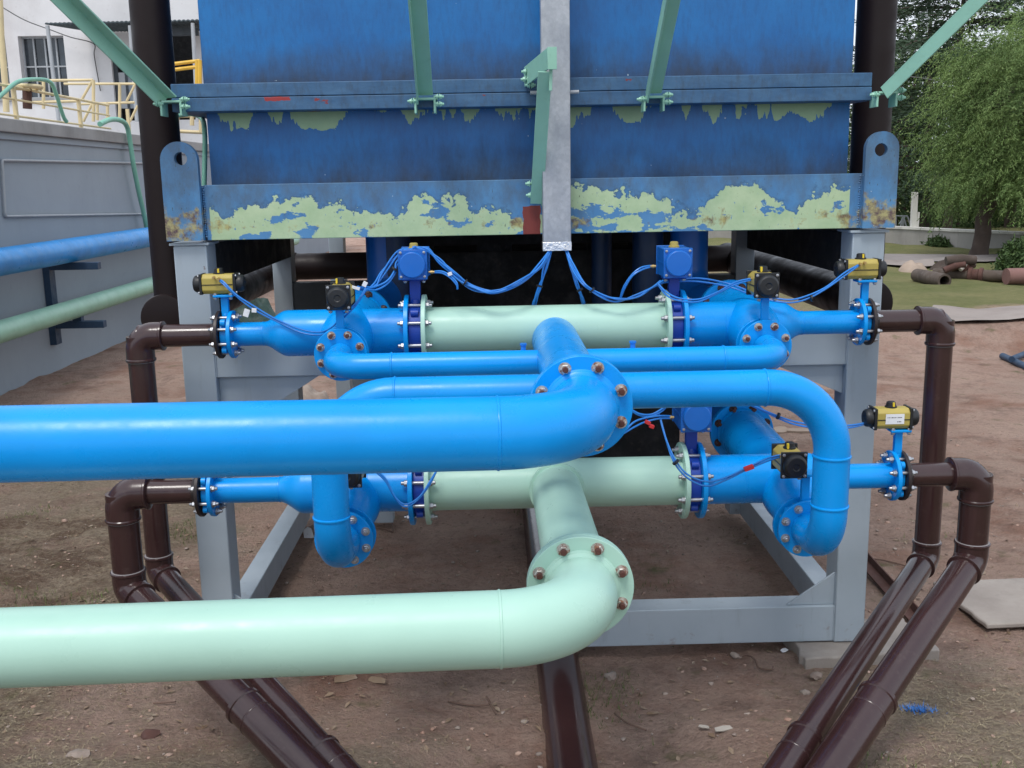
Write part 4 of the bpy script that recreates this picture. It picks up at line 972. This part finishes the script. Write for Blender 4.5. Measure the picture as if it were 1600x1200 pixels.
for (i, n_) in ((1, 2), (3, 4)):
    x0, x1, z0, z1 = xb_[i], xb_[i+1], zb_[2], zb_[4]
    wn = MB(); fw = .035; y0 = YBd+.20
    for k in range(n_+1):
        xx = x0+(x1-x0)*k/n_; xx = min(max(xx, x0+fw/2), x1-fw/2); wn.bb(xx-fw/2, xx+fw/2, y0, y0+.05, z0, z1)
    zm = z0+(z1-z0)*.52
    for z in (z0+fw/2, zm, z1-fw/2): wn.bb(x0, x1, y0+.004, y0+.046, z-fw/2, z+fw/2)
    fo = wn.build('window', M['gsteel'], bld)
    MB().bb(x0, x1, y0+.055, y0+.065, z0, z1).build('pane', M['glass'], fo)
    MB().bb(x0-.05, x1+.05, YBd-.06, YBd+.18, z0-.06, z0).build('sill', M['coping'], bld)
x0, x1 = xb_[5], xb_[6]
dr = MB().bb(x0, x0+.10, YBd+.1, YBd+.16, zb_[1], zb_[3]).bb(x1-.10, x1, YBd+.1, YBd+.16, zb_[1], zb_[3]).bb(x0+.1, x1-.1, YBd+.1, YBd+.16, zb_[3]-.1, zb_[3]).bb((x0+x1)/2-.03, (x0+x1)/2+.03, YBd+.1, YBd+.16, zb_[1], zb_[3]-.1).build('door', M['darksteel'], bld)
MB().bb(x0+.1, (x0+x1)/2-.03, YBd+.12, YBd+.13, zb_[1]+.3, zb_[3]-.35).build('pane', M['gsteel'], dr)
MB().bb((x0+x1)/2+.03, x1-.1, YBd+.12, YBd+.13, zb_[1]+.3, zb_[3]-.1).build('pane', M['basin'], dr)
# corrugated canopy
cvs = []; cfs = []; nx = 110; A0, A1 = P(70, 36, 24.7), P(325, 30, 24.7); B0, B1 = P(138, 47, YBd-.02), P(335, 47, YBd-.02)
for k in range(nx+1):
    u = k/nx; q = .014*sin(k*2.1)
    a = A0.lerp(A1, u); b = B0.lerp(B1, u)
    cvs += [a+Z_*q, b+Z_*q, a+Z_*(q-.03), b+Z_*(q-.03)]
for k in range(nx):
    i = k*4; cfs += [(i, i+1, i+5, i+4), (i+2, i+6, i+7, i+3), (i, i+4, i+6, i+2), (i+1, i+3, i+7, i+5)]
cfs += [(0, 2, 3, 1), (nx*4, nx*4+1, nx*4+3, nx*4+2)]
cn = MB().add(cvs, cfs).build('canopy', M['canopy'], bld)
m = MB()
for pa, pb in (((74, 40, 24.75), (92, 190, 24.75)), ((203, 40, 24.75), (214, 190, 24.75)), ((301, 36, 24.75), (309, 190, 24.75))):
    MB().cyl(P(*pa), P(*pb), .045, 10).build('canopy_post', M['gsteel'], bld)
MB().bar(P(215, 52, 25.2), P(310, 50, 25.2), .1, .16).build('canopy_beam', M['darksteel'], bld)
tag(MB().tube(spline([P(-10, 2, 25.8), P(8, 14, 25.8), P(40, 32, 25.8), P(80, 47, 25.8), P(110, 58, 25.8), P(146, 68, 25.85), P(147, 85, 25.93), P(152, 115, 25.95), P(157, 142, 25.95)], 6), .014, 6).build('wall_wire', M['wire'], None), 'slack wire strung across the white building wall', 'wire')
t = thing('yellow_pole', P(6, 160, 16), 'yellow green pole at the far left edge behind the railing', 'pole')
MB().tube([P(-2, -20, 16), P(0, 10, 16), P(2, 60, 16), P(8, 130, 16), P(10, 175, 16)], .045, 12).build('shaft', M['railing'], t)

# ================================================================ UNDER AND BEHIND THE TANK
# second unit behind: keeps the space below dark, its posts and red primer plate show through
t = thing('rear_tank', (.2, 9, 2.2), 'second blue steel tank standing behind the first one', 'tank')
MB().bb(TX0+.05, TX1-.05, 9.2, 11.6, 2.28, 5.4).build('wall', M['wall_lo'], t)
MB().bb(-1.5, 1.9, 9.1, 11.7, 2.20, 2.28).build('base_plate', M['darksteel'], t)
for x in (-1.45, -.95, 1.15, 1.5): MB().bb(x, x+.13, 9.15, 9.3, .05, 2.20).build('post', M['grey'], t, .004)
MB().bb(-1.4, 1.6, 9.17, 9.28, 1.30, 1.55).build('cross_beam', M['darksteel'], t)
tp = MB(); random.seed(5)
def heap(name, px, py, sx, sy, sz, mat, lab, cat, seed, z=0, Yf_=None):
    c = G(px, py, z); random.seed(seed); vs = []; fs = []; N = 26; Rr = 9
    for j in range(Rr+1):
        for k in range(N):
            a = 2*pi*k/N; u = j/Rr
            q = 1+.30*noise.noise(Vector((cos(a)*1.6, sin(a)*1.6, seed+u)))
            x = cos(a)*u*sx*q; y = sin(a)*u*sy*q; h = sz*(1-u**2.2)*(1+.6*noise.noise(Vector((x*7, y*7, seed))))+.12*sz*noise.noise(Vector((x*22, y*22, seed)))
            vs.append((c.x+x, c.y+y, z+max(h, -.02) if j < Rr else z-.03))
    for j in range(Rr):
        for k in range(N): fs.append((j*N+k, j*N+(k+1) % N, (j+1)*N+(k+1) % N, (j+1)*N+k))
    return tag(MB().add(vs, fs).build(name, mat, None, ang=50), lab, cat)
heap('tarp_heap', 392, 520, .55, .6, .62, M['tarp'], 'dark green tarpaulin heap seen past the left front post', 'tarpaulin', 3)
for k, (a, b) in enumerate((((386, 440, 8.8), (410, 425, 9.2)), ((398, 448, 8.7), (424, 432, 9.1)), ((380, 452, 8.6), (436, 446, 9.2)))):
    tag(MB().bar(P(*a), P(*b), .10, .03).build('board', M['wood'], None, .003), 'old brown board leaning on the dark heap under the tank', 'board', 'old boards under the tank')
bg_ = G(485, 625, 0)
heap('paper_sack', 487, 628, .24, .26, .17, M['stone'], 'crumpled pale sack on the dirt behind the left end of the crossover', 'sack', 9)
t = thing('metal_stand', G(425, 628, 0), 'small pale metal stand on the dirt behind the left gusset', 'stand')
cc = G(425, 628, 0)
for dx in (-.20, .02, .22): MB().cyl((cc.x+dx, cc.y, 0), (cc.x+dx*.8+.03, cc.y+.02, .34), .012, 8).build('leg', M['gsteel'], t)
MB().bar((cc.x-.2, cc.y, .34), (cc.x+.26, cc.y, .34), .10, .02).build('top', M['gsteel'], t)

# ================================================================ RIGHT: YARD
a = G(1172, 684, 0); b = G(1430, 978, 0)
tag(MB().bar(a+Z_*.03, b+Z_*.03, .07, .012).bar(a+Z_*.055+X_*.035, b+Z_*.055+X_*.035, .010, .06).build('angle_iron', M['rustangle'], None, .002), 'long rusty angle iron lying on the dirt by the right front post', 'angle iron')
gz = .30
def old_pipe(a, b, r, mat, lab, hollow=True):
    a = Vector(a); b = Vector(b); t = thing('old_pipe', a, lab, 'pipe', 'discarded pipes on the lawn')
    d = (b-a).normalized(); L = (b-a).length
    MB().lathe(a, d, [(0, r*.72), (0, r), (L*.5, r*1.02), (L, r), (L, r*.72), (L-.5, r*.70), (L-.5, 0)], 24).build('barrel', M[mat], t, ang=30)
    return t, d
A = G(1433, 430, gz+.13); B = G(1476, 439, gz+.13)
old_pipe(A, B, .135, 'rustpipe', 'short open ended old pipe lying on the lawn')
A2 = G(1458, 428, gz+.12); B2 = G(1578, 432, gz+.12); t, d = old_pipe(A2, B2, .115, 'rustpipe', 'long old pipe with a clamp lying on the lawn behind the short one')
q = A2.lerp(B2, .46); MB().lathe(q, d, [(0, .12), (.02, .17), (.08, .17), (.10, .13), (.2, .13), (.22, .16), (.28, .16), (.3, .12)], 20).build('clamp', M['rustangle'], t)
A3 = G(1572, 432, gz+.16); old_pipe(A3, A3+Vector((2.6, .1, 0)), .16, 'pinkpipe', 'pink brown pipe end lying at the right edge of the lawn')
heap('stump', 1483, 423, .40, .35, .26, M['bark'], 'dark dug up stump on the lawn behind the old pipes', 'stump', 6, gz)
cq = G(1508, 416, gz+.30)
t = thing('log_pile', cq-Z_*.4, 'tangle of cut logs with one pale sawn face on the lawn', 'logs')
for k, (o, e, r, mt) in enumerate((((-.8, 0, .22), (.35, -.1, .24), .17, 'bark'), ((-.5, .2, -.1), (.5, .25, .05), .13, 'wood'), ((-.9, -.1, -.15), (-.1, -.2, .1), .12, 'rustangle'), ((-.3, -.25, -.12), (.3, .1, .2), .07, 'paper'), ((-.1, .1, -.3), (.1, 0, .1), .16, 'rustangle'))):
    o = Vector(o)*.5; e = Vector(e)*.5; r *= .62
    MB().tube([cq+Vector(o), (cq+Vector(o)).lerp(cq+Vector(e), .5)+Z_*.03, cq+Vector(e)], [r*.9, r, r*.95], 14).build('log', M[mt], t)
MB().lathe(cq+Vector((.175, -.05, .12)), Vector((1, -.5, .05)), [(0, .10), (.015, .098)], 18).build('sawn_face', M['postc'], t)
heap('rubble', 1427, 424, .35, .3, .22, M['tile'], 'small brown rubble heap beside the short old pipe', 'rubble', 12, gz)
strip('sand', [(tuple(G(1375, 419, gz)), tuple(G(1375, 410, gz))), (tuple(G(1462, 421, gz)), tuple(G(1455, 411, gz)))], M['path'], .06)
# low wall, white post, gate
lw = thing('low_wall', (13, 34, gz), 'low pale concrete wall along the far side of the lawn', 'wall')
wpts = [Vector((6, 38.5, 0)), G(1398, 381, gz), G(1500, 388, gz), G(1600, 394, gz), G(1900, 410, gz)]
for i in range(len(wpts)-1):
    a, b = Vector(wpts[i]), Vector(wpts[i+1]); a.z = b.z = .48
    MB().bar(a, b, .2, .62).build('wall_panel', M['lowwall'], lw); a.z = b.z = .815; MB().bar(a, b, .28, .07).build('wall_coping', M['postc'], lw)
a = G(1434, 384, gz); t = thing('concrete_post', a, 'white leaning concrete post by the low wall', 'post')
MB().bar((a.x, a.y+.4, .2), (a.x-.02, a.y+.4, 1.9), .15, .15, Y_).build('shaft', M['postc'], t); MB().bar((a.x+.1, a.y+.38, .5), (a.x+.12, a.y+.38, 1.3), .06, .06, Y_).build('stay', M['postc'], t)
t = thing('metal_gate', G(1410, 382, gz)+Vector((0, 1.2, 0)), 'grey metal lattice gate behind the low wall', 'gate')
yg = 38.0
for pa, pb in (((1398, 337), (1418, 338)), ((1398, 366), (1428, 367)), ((1400, 337), (1399, 367)), ((1411, 337), (1404, 367)), ((1411, 337), (1420, 367)), ((1418, 338), (1428, 367)), ((1405, 350), (1415, 337)), ((1411, 337), (1411, 367))):
    MB().cyl(P(*pa, yg), P(*pb, yg), .03, 6).build('bar', M['gsteel'], t)
t = thing('plastic_pipes', G(1590, 572, 0), 'bent grey blue plastic pipe lying on the dirt at the right edge', 'pipe')
MB().tube(fillet([G(1566, 562, 0)+Z_*.05, G(1600, 578, 0)+Z_*.05, G(1640, 600, 0)+Z_*.05], .1), .045, 12).build('pipe', M['darkbrk'], t)
MB().tube([G(1580, 572, 0)+Z_*.09, G(1620, 555, 0)+Z_*.09], .04, 12).build('pipe', M['darkbrk'], t)

# ================================================================ VEGETATION
def leafmesh(name, mat, leaves, parent=None):
    """leaves: (centre, long dir, side dir, length, width)"""
    vs = []; fs = []
    for c, d, s_, L, W in leaves:
        i = len(vs); n_ = d.cross(s_)*W*.15
        vs += [c, c+d*L*.5+s_*W*.5+n_, c+d*L, c+d*L*.5-s_*W*.5+n_]; fs.append((i, i+1, i+2, i+3))
    me = bpy.data.meshes.new(name); o0 = org(parent) if parent else Vector()
    me.from_pydata([tuple(Vector(v)-o0) for v in vs], [], fs); me.materials.append(mat)
    o = bpy.data.objects.new(name, me); COL.objects.link(o)
    if parent: o.parent = parent
    return o
def rv(): return Vector((random.gauss(0, 1), random.gauss(0, 1), random.gauss(0, 1))).normalized()
def trunk(parent, base, top, r0, r1, mat, n=7, wob=.12):
    pts = [base.lerp(top, k/n)+Vector((noise.noise(Vector((k*.7, base.x, 1)))*wob, noise.noise(Vector((k*.7, base.x, 5)))*wob, 0)) for k in range(n+1)]
    rs = [(r0*(1.35 if k == 0 else 1))*(1-k/n)+r1*k/n for k in range(n+1)]
    return pts, rs
def willow():
    random.seed(21)
    b = G(1526, 404, gz); b.z = gz-.1; t = thing('feathery_tree', b, 'bright green drooping feathery tree with a thick trunk on the right', 'tree')
    pts, rs = trunk(t, b, b+Vector((.35, 0, 2.6)), .21, .17, M['bark'])
    m = MB().tube(pts, rs, 14)
    cc = b+Vector((1.55, 0, 3.6))
    lim = []
    for k in range(13):
        a = 2*pi*k/13+random.uniform(-.2, .2); e = cc+Vector((cos(a)*1.9, sin(a)*1.9, random.uniform(-.4, 2.0)))
        p0 = pts[-1-random.randint(0, 2)]; mid = p0.lerp(e, .5)+Z_*.5
        sp = spline([p0, mid, e], 5); m.tube(sp, [.10-.08*i/(len(sp)-1) for i in range(len(sp))], 7)
    m.build('trunk', M['bark'], t)
    L = []
    clumps = []
    for k in range(230):
        d = rv(); d.z = d.z*.85+.1
        rr = random.uniform(.55, 1.0)
        clumps.append(cc+Vector((d.x*2.55*rr, d.y*2.5*rr-.2, d.z*2.75*rr)))
    for k in range(70):
        a = random.uniform(0, 2*pi); q = random.uniform(.5, 2.3); clumps.append(cc+Vector((cos(a)*q, sin(a)*q, random.uniform(-2.3, -1.0))))
    for c in clumps:
        sz = random.uniform(.35, .8)
        for s_ in range(30):
            p = c+rv()*sz*random.uniform(.2, 1); p.z += .15
            out = (p-cc); out.z = 0; out = out.normalized() if out.length > .1 else X_
            n_ = random.randint(9, 20); step = .065
            d = (out*.6+Z_*.35+rv()*.4).normalized()
            for i in range(n_):
                d = (d+Vector((0, 0, -.13))+rv()*.10).normalized(); p = p+d*step
                if p.z < 1.1+.6*noise.noise(p*.8): break
                for sgn in (-1, 1):
                    sd = (d.cross(Z_)+rv()*.5).normalized()*sgn
                    L.append((p.copy(), (sd*.7+d*.5+Z_*-.3+rv()*.3).normalized(), rv(), random.uniform(.06, .12), random.uniform(.016, .028)))
    leafmesh('crown', M['willow'], L, t)
willow()
def cedar(px, py, Y, H, R, seed, lab, dens=1.0, z0=1.6):
    random.seed(seed); b = P(px, py, Y); b.z = gz-.2
    t = thing('cedar_tree', b, lab, 'tree', 'dark conifers at the back of the yard')
    m = MB(); pts, rs = trunk(t, b, b+Z_*H, .32, .03, M['bark'], 9, .15); rs = [q*.42 for q in rs]; m.tube(pts, rs, 10)
    L = []; z = z0
    while z < H-.3:
        u = z/H; nb = random.randint(4, 6); Rz_ = R*(1-u**1.4)*random.uniform(.75, 1.1)+.3
        for k in range(nb):
            a = random.uniform(0, 2*pi); l = Rz_*random.uniform(.6, 1.08)
            e0 = Vector((cos(a), sin(a), 0)); rise = random.uniform(.05, .28)
            P0 = b+Z_*(z+gz); q = [P0+e0*l*s_+Z_*(rise*l*s_-.22*l*s_*s_) for s_ in (0, .25, .5, .75, 1)]
            m.tube(q, [.06*(1-.2*i)*(1-u*.6) for i in range(5)], 5)
            n_ = int(95*l/2.5*dens)
            side = Vector((-sin(a), cos(a), 0))
            for j in range(n_):
                s_ = random.uniform(.12, 1.02); i = min(int(s_*4), 3); pp = q[i].lerp(q[i+1], min(s_*4-i, 1.2))
                off = side*random.gauss(0, .22*l*(1.15-s_)+.10)+Z_*(random.gauss(0, .07)-.05)
                for _ in range(3):
                    dd = (e0*.5+side*(1 if off.dot(side) > 0 else -1)*.7+rv()*.5+Z_*-.15).normalized()
                    L.append((pp+off+rv()*.09, dd, (Z_*.6+rv()).normalized(), random.uniform(.14, .26), random.uniform(.04, .075)))
        z += random.uniform(.32, .55)
    m.build('trunk', M['bark'], t); leafmesh('crown', M['cedar'], L, t)
cedar(1478, 385, 34.5, 14.5, 4.2, 3, 'tall dark conifer with drooping boughs behind the feathery tree', 1.3)
cedar(1600, 385, 41, 15, 4.2, 8, 'dark conifer at the right edge behind the feathery tree', 1.0)
cedar(1375, 380, 52, 15, 3.6, 13, 'distant conifer showing beside the right brown upright', .7)
cedar(1430, 375, 60, 11, 3.2, 17, 'farthest conifer between the upright pipe and the tall conifer', .6)
def bush(px, py, z, sx, sz, seed, lab, n=1800, Y=None, mat='bushl', name='bush'):
    random.seed(seed); c = G(px, py, z); t = thing(name, c, lab, 'bush')
    m = MB(); L = []
    for k in range(9):
        a = 2*pi*k/9; e = c+Vector((cos(a)*sx*.6, sin(a)*sx*.6, sz*.75)); m.tube([c, c.lerp(e, .5)+Z_*.1, e], [.03, .02, .008], 5)
    for k in range(n):
        d = rv(); d.z = abs(d.z); q = c+Vector((d.x*sx, d.y*sx, d.z*sz))*random.uniform(.45, 1)**.5*(1+.25*noise.noise(d*3))
        L.append((q, rv(), rv(), random.uniform(.08, .16), random.uniform(.04, .07)))
    m.build('stem', M['bark'], t); leafmesh('foliage', M[mat], L, t)
bush(1474, 386, gz, .50, .32, 31, 'low dark shrub round the foot of the tall conifer')
bush(1602, 424, gz, .60, .75, 32, 'dark green bush at the right edge behind the old pipes', 3500)
# far belt of trees that reads as one mass
random.seed(77); L = []; m = MB()
for k in range(110):
    x = random.uniform(12, 46); y = random.uniform(39, 54); h = random.uniform(5, 9)*(1 if x > 14 else .8)
    m.tube([(x, y, 0), (x+random.uniform(-.3, .3), y, h*.5), (x+random.uniform(-.5, .5), y, h)], [.10, .08, .03], 5)
    for j in range(420):
        u = random.random()**1.3; d = rv()
        L.append((Vector((x+d.x*1.7*(1.2-u*.5), y+d.y*1.7, h*u+d.z*.6)), rv(), rv(), random.uniform(.25, .5), random.uniform(.10, .2)))
lo = leafmesh('far_trees', M['bushl'], L); tag(lo, 'distant belt of mixed trees beyond the yard', 'trees', None, 'stuff')
tr = m.build('far_trunks', M['bark'], None); tag(tr, 'thin trunks of the distant belt of trees', 'trunks', None, 'stuff')
tag(MB().tube([P(1340, 88, 30), P(1405, 118, 30), P(1440, 122, 30), P(1500, 133, 30)], .018, 5).build('overhead_wire', M['wire'], None), 'thin overhead wire passing in front of the conifers', 'wire')

# ================================================================ GROUND LITTER
def gz_(x, y): return hgt(x, y)
random.seed(101)
def inpatch(x, y):
    zl = smooth(-1.2, -2.4, x)*(1-smooth(9, 14, y)); zr = smooth(1.1, 1.9, x)*smooth(5.4, 4.5, y); zn = smooth(4.5, 3.9, y)*smooth(.1, -.6, x)
    return max(zl, zr, zn)
m = MB(); vs = []; fs = []
cnt = 0
while cnt < 75000:
    x = random.uniform(-6, 4.5); y = random.uniform(2.4, 10)
    if random.random() > (.10+.9*inpatch(x, y))*(1 if y < 6 else .5): continue
    if noise.noise(Vector((x*1.4, y*1.4, 2)))+.12 < random.uniform(-.5, .3): continue
    cnt += 1; z = gz_(x, y)+random.uniform(.0, .014); a = random.uniform(0, 2*pi); l = random.uniform(.006, .045)**1.0; w_ = random.uniform(.0006, .0017)
    d = Vector((cos(a), sin(a), random.uniform(-.1, .35))); s_ = Vector((-sin(a), cos(a), 0))*w_; p = Vector((x, y, z)); q = p+d*l+Vector((random.uniform(-.01, .01), random.uniform(-.01, .01), -.004))
    i = len(vs); vs += [p-s_, p+s_, q+s_*.4, q-s_*.4]; fs.append((i, i+1, i+2, i+3))
tag(MB().add(vs, fs).build('dry_grass', M['straw'], None, smooth=False), 'thin layer of dry straw scattered over the dirt', 'straw', None, 'stuff')
vs = []; fs = []; pb = G(1435, 1098, .1); random.seed(3)
for k in range(260):
    q = pb+Vector((random.gauss(0, .035), random.gauss(0, .03), 0)); q.z = gz_(q.x, q.y)-.002; a = random.uniform(0, 6.3); d = Vector((cos(a)*.9, sin(a)*.9, .8)).normalized(); s_ = Vector((-sin(a), cos(a), 0))*.0022
    i = len(vs); vs += [q-s_, q+s_, q+d*random.uniform(.015, .04)]; fs.append((i, i+1, i+2))
tag(MB().add(vs, fs).build('grass_tuft', M['cable'], None, smooth=False), 'small grass tuft stained with bright blue paint right of the outer brown pipe', 'grass tuft')
vs = []; fs = []; cnt = 0
while cnt < 9000:
    x = random.uniform(-5, 4.5); y = random.uniform(2.4, 8)
    if noise.noise(Vector((x*1.1+7, y*1.1, 8)))+(.42 if (x > 1.1 and y < 3.9) else 0) < .34+random.uniform(-.05, .25): continue
    cnt += 1; p = Vector((x, y, gz_(x, y)-.003)); a = random.uniform(0, 2*pi); l = random.uniform(.015, .05)
    d = Vector((cos(a)*.7, sin(a)*.7, 1)).normalized(); s_ = Vector((-sin(a), cos(a), 0))*.0022; i = len(vs); vs += [p-s_, p+s_, p+d*l]; fs.append((i, i+1, i+2))
tag(MB().add(vs, fs).build('green_grass', M['grassg'], None, smooth=False), 'sparse green grass tufts growing through the dirt', 'grass', None, 'stuff')
def rock(m, c, r, seed, fl=.6):
    bm = bmesh.new(); bmesh.ops.create_icosphere(bm, subdivisions=2 if r > .02 else 1, radius=r)
    vs = []
    for v in bm.verts:
        q = v.co*(1+.55*noise.noise(v.co/r*1.1+Vector((seed, 0, 0)))); q.z *= fl; vs.append(q+Vector(c))
    bm.verts.index_update(); fs = [tuple(v.index for v in f.verts) for f in bm.faces]; bm.free(); m.add(vs, fs)
m = MB()
for k in range(3800):
    x = random.uniform(-5, 5); y = 2.4+7*random.random()**1.3; r = random.uniform(.002, .007)*(2.6 if random.random() < .05 else 1); rock(m, (x, y, gz_(x, y)+r*.2), r, k)
tag(m.build('pebbles', M['stone'], None, ang=60), 'small pale pebbles scattered over the dirt', 'pebbles', None, 'stuff')
m = MB()
for k in range(5200):
    x = random.uniform(-5.5, 5); y = 2.4+9*random.random()**1.2
    if noise.noise(Vector((x*1.2, y*1.2, 44)))+.1 < random.uniform(-.4, .4): continue
    r = random.uniform(.003, .012)*(2 if random.random() < .07 else 1); rock(m, (x, y, gz_(x, y)), r, k, .7)
tag(m.build('soil_clods', M['soil'], None, ang=60), 'crumbs and clods of brown soil over the dirt', 'soil', None, 'stuff')
vs = []; fs = []
for k in range(1600):
    x = random.uniform(-5, 5); y = 2.4+5*random.random(); p = Vector((x, y, gz_(x, y)+.006)); a = random.uniform(0, 6.3); l = random.uniform(.008, .028)
    u = Vector((cos(a), sin(a), random.uniform(-.2, .4)))*l; v = Vector((-sin(a), cos(a), random.uniform(-.3, .3)))*l*.45; i = len(vs)
    vs += [p-u, p+v+Z_*.004, p+u, p-v+Z_*.003]; fs.append((i, i+1, i+2, i+3))
tag(MB().add(vs, fs).build('leaf_litter', M['leaflit'], None, smooth=False), 'scattered small dry leaves and chips on the dirt', 'leaves', None, 'stuff')
# things one can point at on the ground
for k, (px, py, r, lab) in enumerate(((120, 1190, .055, 'pale stone at the bottom left corner of the ground'), (1275, 1058, .030, 'brown pebble in front of the right concrete pad'), (1257, 1083, .022, 'brown pebble just below the pad pebble'), (1165, 1120, .024, 'pale pebble left of the right brown pipes'), (1147, 1120, .014, 'tiny pale pebble beside the pale pebble'), (955, 1058, .034, 'flat pale stone chip right of the centre ground pipe'), (1150, 1028, .03, 'brown stone chip in front of the bottom beam'), (235, 1155, .045, 'reddish clod of earth at the lower left'), (820, 1130, .02, 'small pale stone just left of the centre ground pipe'))):
    p = G(px, py, 0); p = G(px, py, hgt(p.x, p.y)); m = MB(); rock(m, p+Z_*r*.3, r, k*3.3+1, .55)
    tag(m.build('stone', M['rustangle'] if 'reddish' in lab else M['stone'], None, ang=50), lab, 'stone', 'loose stones on the dirt')
def chip(px, py, sx, sy, rz, mat, lab, th=.006, tilt=.15, name='chip', cat='scrap'):
    p = G(px, py, 0); p = G(px, py, hgt(p.x, p.y)); random.seed(px)
    R_ = Matrix.Rotation(rz, 3, 'Z') @ Matrix.Rotation(tilt, 3, 'X')
    pts = [R_ @ Vector((x*sx, y*sy, 0))+p+Z_*.012 for x, y in ((-.5, -.35), (-.1, -.5), (.5, -.3), (.42, .35), (.05, .5), (-.45, .3))]
    tag(MB().prism(pts, R_ @ Vector((0, 0, th))).build(name, mat, None, .001), lab, cat)
chip(1130, 1143, .085, .035, .2, M['paper'], 'pale paper scrap on the dirt left of the right pipes')
chip(1100, 1140, .05, .02, -.4, M['paper'], 'small pale scrap beside the paper scrap')
chip(1220, 675, .16, .12, .3, M['tile'], 'square broken tile on the dirt behind the crossover pipe', .02, .3, 'tile_piece', 'tile')
chip(1250, 676, .26, .08, -.2, M['tile'], 'long broken tile right of the square one', .02, .2, 'tile_piece', 'tile')
chip(1200, 673, .08, .06, .1, M['tile'], 'small pale tile bit left of the square one', .02, .2, 'tile_piece', 'tile')
chip(1225, 1020, .045, .03, .5, M['white'], 'white plastic scrap left of the concrete pad')
chip(50, 640, .1, .05, .1, M['paper'], 'pale scrap at the foot of the basin wall') if False else None
chip(482, 838, .07, .14, .3, M['white'], 'white scrap half hidden behind the left blue upright', .01, .5)
chip(1020, 1118, .06, .02, .1, M['leaflit'], 'curled dry leaf on the dirt right of the centre pipe', .003)
chip(540, 1063, .12, .05, .3, M['leaflit'], 'large curled dry leaf below the mint pipe', .003, .4, 'dry_leaf', 'leaf')
chip(590, 1066, .10, .04, -.4, M['leaflit'], 'crumpled dry leaf right of the large one', .003, .5, 'dry_leaf', 'leaf')
def twig(pts, r, lab, z=.012):
    pp = []
    for (px, py) in pts:
        q = G(px, py, 0); q = G(px, py, hgt(q.x, q.y)); pp.append(q+Z_*(z+.01*random.random()))
    tag(MB().tube(spline(pp, 5), r, 6).build('twig', M['wood'], None), lab, 'twig', 'dry twigs on the dirt')
twig([(1150, 1030), (1168, 1027), (1180, 1036), (1186, 1048), (1205, 1052), (1208, 1046)], .005, 'curled dry twig in front of the bottom beam')
twig([(1345, 875), (1380, 880), (1430, 892)], .005, 'straight pale twig between the frame and the right brown pipes')
twig([(580, 828), (600, 830), (612, 834)], .006, 'dark twig right of the left blue elbow')
twig([(613, 820), (614, 836)], .006, 'short upright dark twig by the left blue elbow')
twig([(700, 1100), (735, 1106), (765, 1105), (760, 1095), (775, 1120)], .004, 'thin branching twig left of the centre ground pipe')
twig([(960, 1120), (980, 1135), (1010, 1145)], .004, 'thin twig right of the centre ground pipe')
twig([(240, 1103), (275, 1102)], .004, 'thin twig under the mint pipe at the left')
twig([(1370, 1105), (1400, 1120), (1440, 1118)], .004, 'thin twig right of the outer brown pipe')
